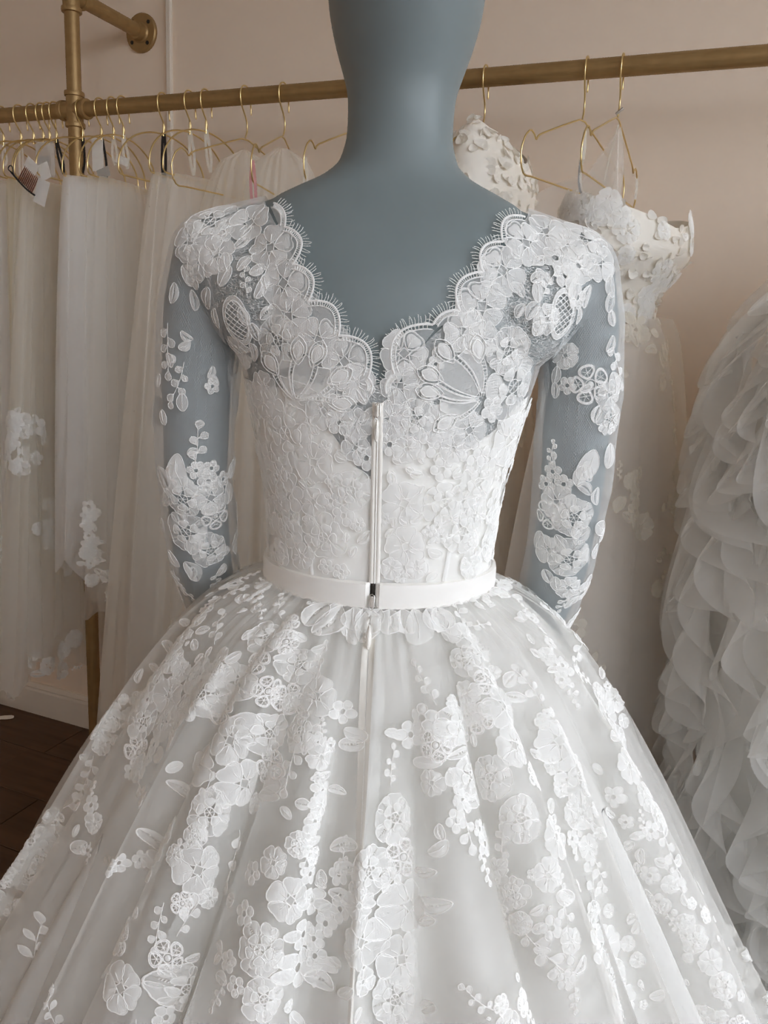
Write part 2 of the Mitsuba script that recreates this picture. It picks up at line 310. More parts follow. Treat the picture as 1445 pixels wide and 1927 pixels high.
def rose(R, g, n=5):            # open flower of broad petals round a square eye of net
    m = Motif(); a0 = g.uniform(0, 6.28)
    for i in range(n):
        P = rot(petal(R * g.uniform(.92, 1.08), R * .575, g.uniform(.04, .16), 18, R * .19), a0 + i * 2 * PI / n + g.uniform(-.08, .08))
        m.blob(P, g.uniform(.55, .88), .0009); m.cord(P, CW, True)
        m.cord(rot([(0, R * .24), (R * .05 * g.normal(), R * .55)], a0 + i * 2 * PI / n), .0006, base=.0010)
    q = rot(np.array([(-1, 0), (0, -1), (1, 0), (0, 1)]) * R * .23, a0)
    m.blob(q, .22, 0); m.cord(np.vstack([(q * (1 - t) + np.roll(q, -1, 0) * t)[:, None] for t in (0, .5)]).reshape(2, 4, 2).transpose(1, 0, 2).reshape(-1, 2), .0010, True)
    return m
def daisy(R, g, n=5):
    m = Motif(); a0 = g.uniform(0, 6.28); th = np.arange(12) / 12 * 2 * PI
    for i in range(n):
        c = rot([(0, R * .62)], a0 + i * 2 * PI / n)[0]; P = c + R * .385 * np.stack([np.cos(th), np.sin(th)], 1)
        m.blob(P, g.uniform(.72, .95), .0007); m.cord(P, CW, True)
    P = R * .26 * np.stack([np.cos(th), np.sin(th)], 1); m.cord(P, CW, True)
    return m
def openflower(R, g, n=5):      # ring petals with net inside
    m = Motif(); a0 = g.uniform(0, 6.28); th = np.arange(14) / 14 * 2 * PI
    for i in range(n):
        P = rot(petal(R, R * .52, 0, 18, R * .26), a0 + i * 2 * PI / n); c = P.mean(0)
        m.ann(P, c + (P - c) * .74, .95, .0005); m.cord(c + (P - c) * .74, CW, True); m.cord(P, CW, True)
        for q in (0, 3, 6): m.cord([c + (P[q] - c) * .75, c + (P[(q + 9) % 18] - c) * .75], .0006)
    m.blob(R * .17 * np.stack([np.cos(th), np.sin(th)], 1), .9, .0008); m.cord(R * .26 * np.stack([np.cos(th), np.sin(th)], 1), .0009, True)
    return m
def leaf(L, g, W=None):
    m = Motif(); W = W or L * g.uniform(.25, .36); n = 18; th = np.arange(n) / n * 2 * PI; b = g.uniform(-.14, .14) * L
    P = np.stack([W * np.sin(th) * (.75 + .25 * np.abs(np.sin(th))), L * (1 - np.cos(th)) / 2], 1)
    if g.uniform() < .6: fill(m, P, 0, (g.uniform(.6, .95), g.uniform(.45, .8)), L * g.uniform(.035, .06))
    else: m.blob(P, g.uniform(.55, .95), .0007); m.cord([(0, L * .05), (0, L * .5), (0, L * .8)], .0006, base=.0009)
    m.cord(P, CW, True)
    for k in range(len(m.P)): m.P[k] = m.P[k] + np.stack([b * np.sin(np.clip(m.P[k][:, 1] / L, 0, 1) * PI), 0 * m.P[k][:, 1]], 1)
    return m
def sprig(L, g, nl=5):          # a curved stem of buds that ends in a bud
    m = Motif(); t = np.linspace(0, 1, 14); b = g.uniform(-.22, .22) * L
    S = np.stack([b * t ** 2, L * t], 1); m.cord(S, CW)
    for i in range(nl + 1):
        u = .12 + .88 * i / nl; p = np.array([b * u ** 2, L * u]); s = (-1) ** i; last = i == nl
        l = L * (.24 if last else g.uniform(.20, .27)); P = petal(l, l * .46, -.08, 12, l * .2); P[0] = (0, 0)
        P = rot(P, 0 if last else -s * g.uniform(.6, 1.0)) + p
        m.blob(P, g.uniform(.65, .97), .0006); m.cord(P, CW, True)
    return m
def peony(R, g):                # scalloped double flower with ladder slits and an open heart
    m = Motif(); n = int(g.integers(6, 9)); a0 = g.uniform(0, 6.28)
    for i in range(n):
        a = a0 + i * 2 * PI / n; r = R * g.uniform(.85, 1.08)
        P = petal(r, R * .46, g.uniform(0, .14), 18, R * .34)
        if i % 2: fill(m, P, a, (g.uniform(.45, .85), g.uniform(.35, .7)), R * .045)
        else: m.blob(rot(P, a), g.uniform(.45, .85), .0008)
        m.cord(rot(P, a), CW, True)
    for i in range(5):
        a = a0 + .3 + i * 2 * PI / 5; P = rot(petal(R * .56, R * .26, .05, 14, R * .20), a); m.blob(P, g.uniform(.6, .9), .0009, base=.0008); m.cord(P, CW, True, base=.0011)
    th = np.arange(12) / 12 * 2 * PI; m.cord(R * .2 * np.stack([np.cos(th), np.sin(th)], 1), .0009, True, base=.0012)
    for a in (0, 1.05, 2.1): m.cord(R * .2 * np.array([(math.cos(a), math.sin(a)), (-math.cos(a), -math.sin(a))]), .0006, base=.0011)
    return m
def netpatch(R, g, asp=1.5):    # oval of coarse open net inside a rim
    m = Motif(); th = np.arange(26) / 26 * 2 * PI; P = np.stack([np.cos(th) * R, np.sin(th) * R * asp], 1)
    m.cord(P, .0018, True); m.cord(P * 1.25, CW, True); m.ann(P * 1.02, P * 1.25, .8)
    for a in (.6, 2.5):
        d = np.array([math.cos(a), math.sin(a)]); q = np.array([-d[1], d[0]])
        for o in np.arange(-R * asp, R * asp, .0046):
            ts = [t for t in np.linspace(-R * asp, R * asp, 60) if ((q * o + d * t) / [R, R * asp] ** np.array([1, 1])).dot((q * o + d * t) / [R, R * asp]) < 1]
            if len(ts) > 4: m.cord([q * o + d * t for t in np.linspace(ts[0], ts[-1], 6)], .0009)
    return m
def plume(base, tips, g):       # bodice fan: open-bar rays that end in buds, filled between
    m = Motif(); base = np.asarray(base, float); tips = [np.asarray(t, float) for t in tips]; rays = []
    for i, tp in enumerate(tips):
        d = tp - base; q = np.array([-d[1], d[0]]) * (g.uniform(.08, .16) * (1 if i < len(tips) / 2 else -1)); t = np.linspace(0.05, .80, 12)[:, None]
        C = base + d * t + q * np.sin(t * PI); nrm = np.array([-d[1], d[0]]) / np.linalg.norm(d); rays.append(C)
        for s in (-1, 1): m.cord(C + nrm * s * .0016 * (.6 + t), .0009)
        for c in C[1::1]: m.cord([c - nrm * .0016, c + nrm * .0016], .0007)
        B = rot(petal(.016, .0062, -.1, 14), math.atan2(-d[0], d[1])) + base + d * .80; m.blob(B, .93, .0007); m.cord(B, .0011, True); m.cord((B - B.mean(0)) * 1.5 + B.mean(0), .0010, True)
    for i in range(len(tips) - 1):
        A, B = rays[i], rays[i + 1]; P = np.vstack([A[1:] * .90 + B[1:] * .10, ((A[-1] + B[-1]) / 2 + (A[-1] + B[-1] - 2 * base) * .10)[None], (B[1:] * .90 + A[1:] * .10)[::-1]])
        m.blob(P, g.uniform(.35, .62), .0004); m.cord(P, .0009, True)
    return m
KINDS = {'rose': (rose, 'lace_flower'), 'daisy': (daisy, 'lace_daisy'), 'open': (openflower, 'lace_open_flower'), 'leaf': (leaf, 'lace_leaf'), 'sprig': (sprig, 'lace_sprig'), 'peony': (peony, 'lace_peony'), 'net': (netpatch, 'lace_net_oval')}

class Surf:                     # a cloth or body surface that lace can be laid on
    def __init__(s, V, N, out=False):
        if out and ((V - V.mean(0)) * N).sum() < 0: N = -N
        s.V, s.N = V, N; s.t = cKDTree(V)
    def near(s, p, k=5):
        d, i = s.t.query(p, k); w = 1 / (d ** 2 + 1e-7); w /= w.sum(-1, keepdims=True)
        n = (s.N[i] * w[..., None]).sum(-2); n /= np.linalg.norm(n, axis=-1, keepdims=True)
        return (s.V[i] * w[..., None]).sum(-2), n
    def drop(s, p, off=0.):
        v, n = s.near(p); p = p - ((p - v) * n).sum(-1, keepdims=True) * n
        return p + n * np.asarray(off)[..., None], n
    def lay(s, name, m, c, ang, bsdf='lace', off=.0006, mirror=False, **kw):
        P, h, o, F = m.get(); P = rot(P * ([-1, 1] if mirror else [1, 1]), ang)
        c, n = s.drop(np.asarray(c, float)[None]); c, n = c[0], n[0]
        up = EZ - n * n[2]
        if np.linalg.norm(up) < .05: up = np.array([0, 1., 0]) - n * n[1]
        up /= np.linalg.norm(up); t = np.cross(up, n)
        Q, _ = s.drop(c + P[:, :1] * t + P[:, 1:] * up, h + off)
        return add(name, (Q, F), bsdf, smooth=True, uv=np.stack([o, 0 * o], 1), **kw)
    def lay_at(s, name, m, C3, bsdf='lace', off=.0006, **kw):   # points given in (x, z) of the back
        P, h, o, F = m.get(); y = BY - .1
        Q = np.stack([P[:, 0], np.full(len(P), y), P[:, 1]], 1)
        for _ in range(4):
            v, n = s.near(Q); Q[:, 1] -= ((Q - v) * n).sum(1) / np.minimum(n[:, 1], -.25)
        n = s.near(Q)[1]
        return add(name, (Q + n * (h + off)[:, None], F), bsdf, smooth=True, uv=np.stack([o, 0 * o], 1), **kw)

# ------------------------------------------------------------------ the wedding gown
gown = thing('wedding_gown', 'white lace gown with sheer sleeves, V back and full skirt on the grey mannequin', 'wedding dress')
bN = normals(bV, bF)
X, Y, Z = bV[:, 0] - BX, bV[:, 1] - BY, bV[:, 2]
seam = PC([.9, 1.0, 1.20, 1.235, 1.27, 1.30, 1.33, 1.36, 1.4], [.165, .165, .164, .160, .168, .172, .176, .180, .184])
armness = np.abs(X) - seam(np.clip(Z, .9, 1.4))                       # > 0: sleeve
vneck = PC([0, .006, .03, .055, .078, .10, .118, .132, .2], [1.187, 1.193, 1.236, 1.262, 1.290, 1.324, 1.350, 1.374, 1.50])
fneck = PC([0, .06, .118, .132, .2], [1.325, 1.335, 1.352, 1.374, 1.50])
neckf = np.where(Y < 0, vneck(np.minimum(np.abs(X + .004 * 0), .2)), fneck(np.minimum(np.abs(X), .2))) - Z
# bodice lining, opaque, to a curved edge across the shoulder blades
linz = PC([-.2, -.150, -.128, -.09, -.062, -.038, -.012, 0, .035, .07, .10, .125, .150, .2], [1.20, 1.196, 1.192, 1.190, 1.168, 1.138, 1.112, 1.140, 1.149, 1.142, 1.158, 1.184, 1.194, 1.2])
fl = np.minimum(np.minimum(np.where(Y < .02, linz(np.clip(X, -.2, .2)), 1.21) - Z, Z - .99), (-armness) + .002)
lV, lF, lN = clip(bV, bF, fl, bN)
add('wedding_gown__bodice_lining', (lV + lN * .0030, lF), 'lining', smooth=True)
fb = np.minimum(np.minimum(neckf, Z - 1.0), -armness + .004)
nV, nF, nN = clip(bV, bF, fb, bN)
nuv = np.stack([np.arctan2(nV[:, 0] - BX, -(nV[:, 1] - BY)) * .13, nV[:, 2]], 1)
add('wedding_gown__bodice_net', (nV + nN * .0050, nF), 'lace_ground', smooth=True, uv=nuv)
back = Surf(bV + bN * .0056, bN)
# sleeves
SL = []
for s in (-1, 1):
    e = lambda z: np.interp(z, [.83, .905, .99, 1.08, 1.19, 1.31], [.198, .203, .205, .204, .200, .180])
    ey = lambda z: np.interp(z, [.83, .905, .99, 1.08, 1.19, 1.31], [.165, .105, .045, .012, .002, -.004])
    fs = np.minimum(np.minimum(armness + .004, s * X), Z - .848)
    sV, sF, sN = clip(bV, bF, fs, bN)
    ang = np.arctan2(s * (sV[:, 0] - BX) - e(sV[:, 2]), -(sV[:, 1] - BY - ey(sV[:, 2])))
    w = np.clip((1.31 - sV[:, 2]) / .10, 0, 1)
    q = sV * [26, 26, 15] + sV[:, 2:] * [18., 0, 0]
    wr = meshkit.fbm(q, 3, 5 + s) - .45
    off = .0052 + w * (.0022 + .0085 * np.clip(wr, -.15, .5))
    off = np.where(sV[:, 2] > 1.32, .0050, off)
    sV = sV + sN * off[:, None]; sN = normals(sV, sF)
    k = add('wedding_gown__sleeve', (sV, sF), 'net', smooth=True, uv=np.stack([ang * .040, sV[:, 2]], 1))
    SL.append((k, Surf(sV, sN)))
# skirt: three layers of revolution with radial folds; ph is measured from the back seam, s is length down the slope
sk_r, sk_z = np.array([(.117, .992), (.128, .988), (.150, .979), (.180, .962), (.208, .938), (.240, .897), (.298, .802), (.353, .700), (.428, .555), (.555, .30), (.675, .02), (.695, -.033)]).T
_s = np.r_[0, np.cumsum(np.hypot(np.diff(sk_r), np.diff(sk_z)))]; SR, SZ, SMAX = PC(_s, sk_r), PC(_s, sk_z), _s[-1]
g = np.random.default_rng(11)
def folds(N, seed):
    g = np.random.default_rng(seed); c = (np.arange(N) + g.uniform(-.28, .28, N)) * 2 * PI / N; h = g.uniform(.55, 1.15, N)
    cc = np.r_[c - 2 * PI, c, c + 2 * PI]; kk = np.r_[np.arange(N) - N, np.arange(N), np.arange(N) + N]
    W = PC(cc, kk.astype(float)); H = PC(cc, np.r_[h, h, h])
    def f(ph):
        x = W(np.mod(ph, 2 * PI)); v = x - np.round(x)
        h = H(np.mod(ph, 2 * PI)); return h * (np.cos(v * 2 * PI) * .5 + .5) ** 1.7, h * np.sin(v * 2 * PI) * 2 * PI / N * sg(ph)
    sg = PC(np.r_[c - 2 * PI, c, c + 2 * PI], np.tile(g.choice([-1., 1.], N), 3)) if N > 1 else None
    sg = (lambda q: (lambda ph: q(np.mod(ph, 2 * PI))))(sg)
    return f
F1, F2, F3 = folds(23, 5), folds(37, 9), folds(17, 21)
def skirt(ph, s, fold=F1, amp=.050, inset=0., gather=1., lap=.19):
    r, z = SR(s) - inset, SZ(s)
    t = np.clip((s - .01) / .55, 0, 1.6)
    fv, fs = fold(ph + .06 * np.sin(s * 5 + ph * 3))
    d = amp * (t ** 1.15) * (fv - .42)
    ph0, ph = ph, ph + lap * np.clip(t * 2.2, 0, 1) * fs                # folds lean over and lap the cloth
    d = d + gather * .0016 * np.exp(-((s - .035) / .05) ** 2) * np.cos(ph0 * 64 + 5 * np.sin(ph0 * 7)) + .006 * t * np.sin(ph0 * 9 + s * 11)
    r = r + d
    q = np.clip((r - .118) / .21, 0, 1); el = .82 + .18 * q * q * (3 - 2 * q)
    z = z - .012 * np.clip(np.cos(ph), 0, 1) ** 2 * np.clip((r - .122) / .04, 0, 1)
    return np.stack([BX + r * np.sin(ph), BY - r * el * np.cos(ph), z + d * .45], -1)
def skirt_mesh(n, m, **k):
    ph = np.arange(n) * 2 * PI / n; s = SMAX * (np.arange(m) / (m - 1)) ** 1.25
    return skirt(ph[None, :] + 0 * s[:, None], s[:, None] + 0 * ph[None, :], **k).reshape(-1, 3), grid_faces(m, n, True)
kS = 'wedding_gown__skirt'
kv, kf = skirt_mesh(900, 120); add(kS, (kv, kf), 'tulle', smooth=True)
add('wedding_gown__skirt__satin_lining', skirt_mesh(560, 70, fold=F2, amp=.034, inset=.020, gather=.5, lap=.16), 'skirt_lining', smooth=True)
def skirt_lay(name, m, ph, s, ang, off=.0012, **kw):
    P, h, o, F = m.get(); P = rot(P, ang); r = float(SR(s))
    one = np.array([s]); st = np.linalg.norm(skirt(np.array([ph + .02]), one) - skirt(np.array([ph - .02]), one)) / (.04 * r); st = min(max(st, .6), 2.6)   # how far the fold stretches there
    for_ph, for_s = ph + P[:, 0] / max(r, .12) / st, np.clip(s - P[:, 1], 0.002, SMAX - .01)
    p = skirt(for_ph, for_s); e = 2e-3
    n = np.cross(skirt(for_ph, for_s + e) - p, skirt(for_ph + e / r, for_s) - p); n /= np.linalg.norm(n, axis=1, keepdims=True)
    c = p - [BX, BY, 0]; n *= np.sign((n[:, :2] * c[:, :2]).sum(1))[:, None]
    return add(name, (p + n * (h + off)[:, None], F), 'lace', smooth=True, uv=np.stack([o, 0 * o], 1), **kw)
# waistband with its two ends at the back opening
def belt_pt(ph, z, off): return np.stack([BX + (.1215 + off) * np.sin(ph), BY - (.1035 + off) * np.cos(ph), z + 0 * ph], -1)
bz = np.array([.9835, .9845, .990, .997, 1.004, 1.0085, 1.0095]); bo = np.array([.002, .0045, .0052, .0050, .0050, .0042, .001])
PC0 = -.045                                    # where the back opening lies
bp_ = np.linspace(PC0 + .055, PC0 + 2 * PI - .052, 220)
V = np.stack([belt_pt(bp_, z + .0012 * np.sin(bp_ * 5 + 1) * 0, o) for z, o in zip(bz, bo)])
Vi = np.stack([belt_pt(bp_, z, o - .003) for z, o in zip(bz, bo)])
add('wedding_gown__waistband', join((V.reshape(-1, 3), grid_faces(7, 220, False)), (Vi.reshape(-1, 3), grid_faces(7, 220, False)), *[(np.vstack([V[:, j], Vi[:, j]]), grid_faces(2, 7, False)) for j in (0, -1)]), 'satin', smooth=40)
for j, a in ((0, 1), (-1, -1)):                # folded band ends
    pe = bp_[j] + a * np.array([-.030, -.010, .012]); V = np.stack([belt_pt(pe, z, o - .0012 + np.array([-.003, .0, .0])) for z, o in zip(bz, bo)])
    add('wedding_gown__waistband__folded_end', (V.reshape(-1, 3), grid_faces(7, 3, False)), 'satin', smooth=True)
# zippers
def back_pt(x, z, off):
    p = np.stack([np.asarray(x, float) + 0 * z, np.full(np.shape(z), BY - .1), np.asarray(z, float)], -1)
    for _ in range(4):
        v, n = back.near(p); p[:, 1] -= ((p - v) * n).sum(1) / np.minimum(n[:, 1], -.3)
    return p + back.near(p)[1] * off
zz_ = np.linspace(1.0085, 1.183, 40); zx = np.interp(zz_, [1.0, 1.186], [-.0058, -.0102])
L = back_pt(zx, zz_, 0); 
def strip_on(x0, x1, z, off, ridge=0.):
    xs = np.linspace(x0, x1, 5); V = np.stack([back_pt(zx + x, zz_, off + ridge * math.sin(PI * (x - x0) / (x1 - x0))) for x in xs], 1)
    return V.reshape(-1, 3), grid_faces(len(zz_), 5, False)
zp = 'wedding_gown__bodice_zipper'
add(zp, join(strip_on(-.0052, -.0006, zz_, .0016, .0012), strip_on(.0006, .0052, zz_, .0016, .0012)), 'zip_tape', smooth=True)
add(zp + '__coil', tube(back_pt(zx, zz_, .0018), .0010, 6), 'lining', smooth=True)
def pull_mesh(p, n, L, w):      # teardrop pull lying on the surface, hanging from p
    th = np.arange(20) / 20 * 2 * PI; B = petal(L, w, -.02, 20); up = EZ - n * n[2]; up /= np.linalg.norm(up); t = np.cross(up, n)
    B = np.stack([B[:, 0], -B[:, 1]], 1); c = np.array([0, -L * .6])
    rows = [(0.0, -.0012), (.8, -.0012), (1.0, 0), (.75, .0012), (0.0, .0017)]
    V = np.vstack([p + (c + (B - c) * k)[:, :1] * t + (c + (B - c) * k)[:, 1:] * up + n * (h + .0025) for k, h in rows])
    return V, grid_faces(5, 20, True)
def slider(p, n):
    up = EZ - n * n[2]; up /= np.linalg.norm(up); t = np.cross(up, n); M = np.stack([t, up, n])
    loop = np.array([(-.0022, .006, .003), (-.0024, -.004, .003), (-.0012, -.0075, .003), (.0012, -.0075, .003), (.0024, -.004, .003), (.0022, .006, .003), (0, .0072, .003)])
    b = boxm((-.0030, -.006, .0002), (.0030, .005, .0022), .0006); br = boxm((-.0010, -.0055, .0020), (.0010, .0050, .0042), .0004)
    return join((b[0] @ M + p, b[1]), (br[0] @ M + p, br[1])), tube(loop @ M + p, .00055, 6, True)
def zipper_head(key, p, n, metal, L):
    a, b = slider(p, n); add(key + '__slider', a, metal, smooth=40); add(key + '__slider_loop', b, 'zip_metal', smooth=True)
    up = EZ - n * n[2]; up /= np.linalg.norm(up)
    add(key + '__pull_tab', pull_mesh(p - up * .0075, n, L, .0028), 'zip_white', smooth=True)
p0 = back_pt(np.array([-.0102]), np.array([1.176]), 0)[0]
zipper_head(zp, p0 + back.near(p0)[1] * .003, back.near(p0)[1], 'zip_white', .021)
zs = 'wedding_gown__skirt_zipper'
sp = np.linspace(-.004, .30, 50); 
def seam_pts(ph, off): 
    q = skirt(ph + 0 * sp, np.maximum(sp, .003)); q[:, 1] -= off; return q
def seam_strip(a, b, off):
    xs = np.linspace(a, b, 4); V = np.stack([seam_pts(PC0 * np.clip(1 - sp / .5, 0, 1) + x / np.maximum(SR(np.maximum(sp, 0)), .12), off) for x in xs], 1); return V.reshape(-1, 3), grid_faces(50, 4, False)
sp = np.linspace(.02, .85, 90)
def seam_strip(a, b, off):
    xs = np.linspace(a, b, 4); V = np.stack([seam_pts(PC0 * np.clip(1 - sp / .6, 0, 1) + x / np.maximum(SR(np.maximum(sp, 0)), .12), off) for x in xs], 1); return V.reshape(-1, 3), grid_faces(90, 4, False)
add(zs, join(seam_strip(-.0055, -.0004, .0012), seam_strip(.0004, .0055, .0012)), 'zip_tape', smooth=True)
add(zs + '__coil', tube(belt_pt(np.full(8, PC0), np.linspace(.985, 1.0085, 8), -.002), .0022, 8), 'dark_hole', smooth=True)
pb = belt_pt(np.array([PC0]), np.array([.992]), .0035)[0]; nb = np.array([PC0, -1, .12]); nb /= np.linalg.norm(nb)
zipper_head(zs, pb, nb, 'zip_metal', .004)
p1 = skirt(np.array([PC0]), np.array([.030]))[0] + np.array([0, -.010, .004]); n1 = np.array([PC0, -.90, .42]); n1 /= np.linalg.norm(n1)
add(zs + '__pull_tab', pull_mesh(p1 - [0, .003, 0], n1, .024, .0034), 'zip_white', smooth=True)
add(zs + '__link', tube([pb + [0, -.003, -.006], pb + [0, -.006, -.012], p1 + [0, -.004, .001]], .0008, 6), 'zip_metal', smooth=True)
#@@LACE
# ------------------------------------------------------------------ lace layout: skirt sprays as (angle, slope) paths, sleeve and bodice pieces by their place on the cloth
SPRAYS = [([(-1.0665, 0.0265), (-0.8975, 0.036)], 0.018, 'd'),
 ([(-0.6335, 0.0431), (-0.5164, 0.08), (-0.4881, 0.1137), (-0.4909, 0.1519), (-0.4968, 0.1899), (-0.4465, 0.2291)], 0.042, 'L'),
 ([(-0.2553, 0.1), (-0.2356, 0.1219), (-0.2533, 0.1479)], 0.028, 'L'),
 ([(-0.9139, 0.0977), (-0.7854, 0.1306), (-0.9641, 0.1579), (-0.9872, 0.2093), (-0.8793, 0.2371)], 0.03, 'L'),
 ([(-1.229, 0.0621), (-1.1881, 0.1086), (-1.1486, 0.1579), (-1.2578, 0.2222), (-1.2566, 0.2769)], 0.02, 'L'),
 ([(-1.2527, 0.3368), (-1.271, 0.3905), (-1.2468, 0.4418)], 0.024, 'L'),
 ([(-1.0766, 0.2856), (-1.0092, 0.3099)], 0.014, 'd'),
 ([(-0.7751, 0.2931), (-0.7016, 0.2812), (-0.5596, 0.2519)], 0.012, 'd'),
 ([(-0.5439, 0.2319), (-0.5439, 0.2599), (-0.5537, 0.2899)], 0.026, 'L'),
 ([(-0.5301, 0.3099), (-0.5478, 0.3398), (-0.5537, 0.3758)], 0.036, 'L'),
 ([(0.0844, 0.1759), (0.0864, 0.2079), (0.0812, 0.2372), (0.0746, 0.2759), (0.0903, 0.3079), (0.1119, 0.3438)], 0.036, 'LT'),
 ([(-0.1924, 0.1449), (-0.1893, 0.1863), (-0.1963, 0.2159)], 0.012, 'd'),
 ([(-0.1983, 0.2119), (-0.214, 0.2479), (-0.214, 0.2839), (-0.2219, 0.3159), (-0.2258, 0.3438)], 0.027, 'L'),
 ([(-0.0844, 0.2399), (-0.0942, 0.2679), (-0.1119, 0.2999)], 0.018, 'd'),
 ([(0.2631, 0.1119), (0.2945, 0.1359), (0.2926, 0.1599), (0.2808, 0.1799)], 0.036, 'L'),
 ([(0.2827, 0.1879), (0.2945, 0.2079), (0.3063, 0.2259)], 0.018, 'd'),
 ([(0.5714, 0.04), (0.5098, 0.0858), (0.5007, 0.1279), (0.5046, 0.1679), (0.5105, 0.1999), (0.5262, 0.2379), (0.54, 0.2759)], 0.026, 'L'),
 ([(0.54, 0.2759), (0.54, 0.3039), (0.54, 0.3278)], 0.018, 'd'),
 ([(0.4653, 0.2399), (0.4653, 0.2679), (0.4869, 0.2879)], 0.02, 'L'),
 ([(0.7528, 0.1344), (0.7638, 0.1639), (0.7717, 0.2039), (0.7579, 0.2399), (0.7481, 0.2679)], 0.022, 'L'),
 ([(1.1511, 0.0573), (1.0348, 0.092), (1.0112, 0.1255)], 0.016, 'd'),
 ([(1.8418, 0.068), (1.6533, 0.104), (1.3921, 0.1199)], 0.022, 'L'),
 ([(1.2752, 0.1574), (1.2998, 0.1996), (1.1017, 0.2283), (1.077, 0.2689), (1.0752, 0.2903)], 0.024, 'L'),
 ([(1.0485, 0.2799), (1.0387, 0.3159), (1.0276, 0.3545)], 0.013, 'd'),
 ([(1.0577, 0.3465), (1.0524, 0.3858), (1.0446, 0.4238), (1.0367, 0.4598)], 0.017, 'L'),
 ([(0.7285, 0.3039), (0.7281, 0.3302), (0.7481, 0.3758), (0.7559, 0.4078)], 0.022, 'L'),
 ([(0.2965, 0.3318), (0.3475, 0.3438)], 0.022, 'L'),
 ([(-0.2847, 0.3198), (-0.2611, 0.2999)], 0.014, 'd'),
 ([(-0.3591, 0.0291), (-0.163, 0.036)], 0.012, 'd'),
 ([(-1.0721, 0.1399), (-1.0092, 0.1559)], 0.016, 'd'),
 ([(-1.3729, 0.0423), (-1.3178, 0.0703)], 0.012, 'd'),
 ([(0.836, 0.0061), (1.5791, 0.0284)], 0.014, 'd'),
 ([(0.41, 0.0302), (0.5714, 0.04)], 0.014, 'd'),
 ([(0.7771, 0.2128), (0.7324, 0.2359)], 0.014, 'd')]
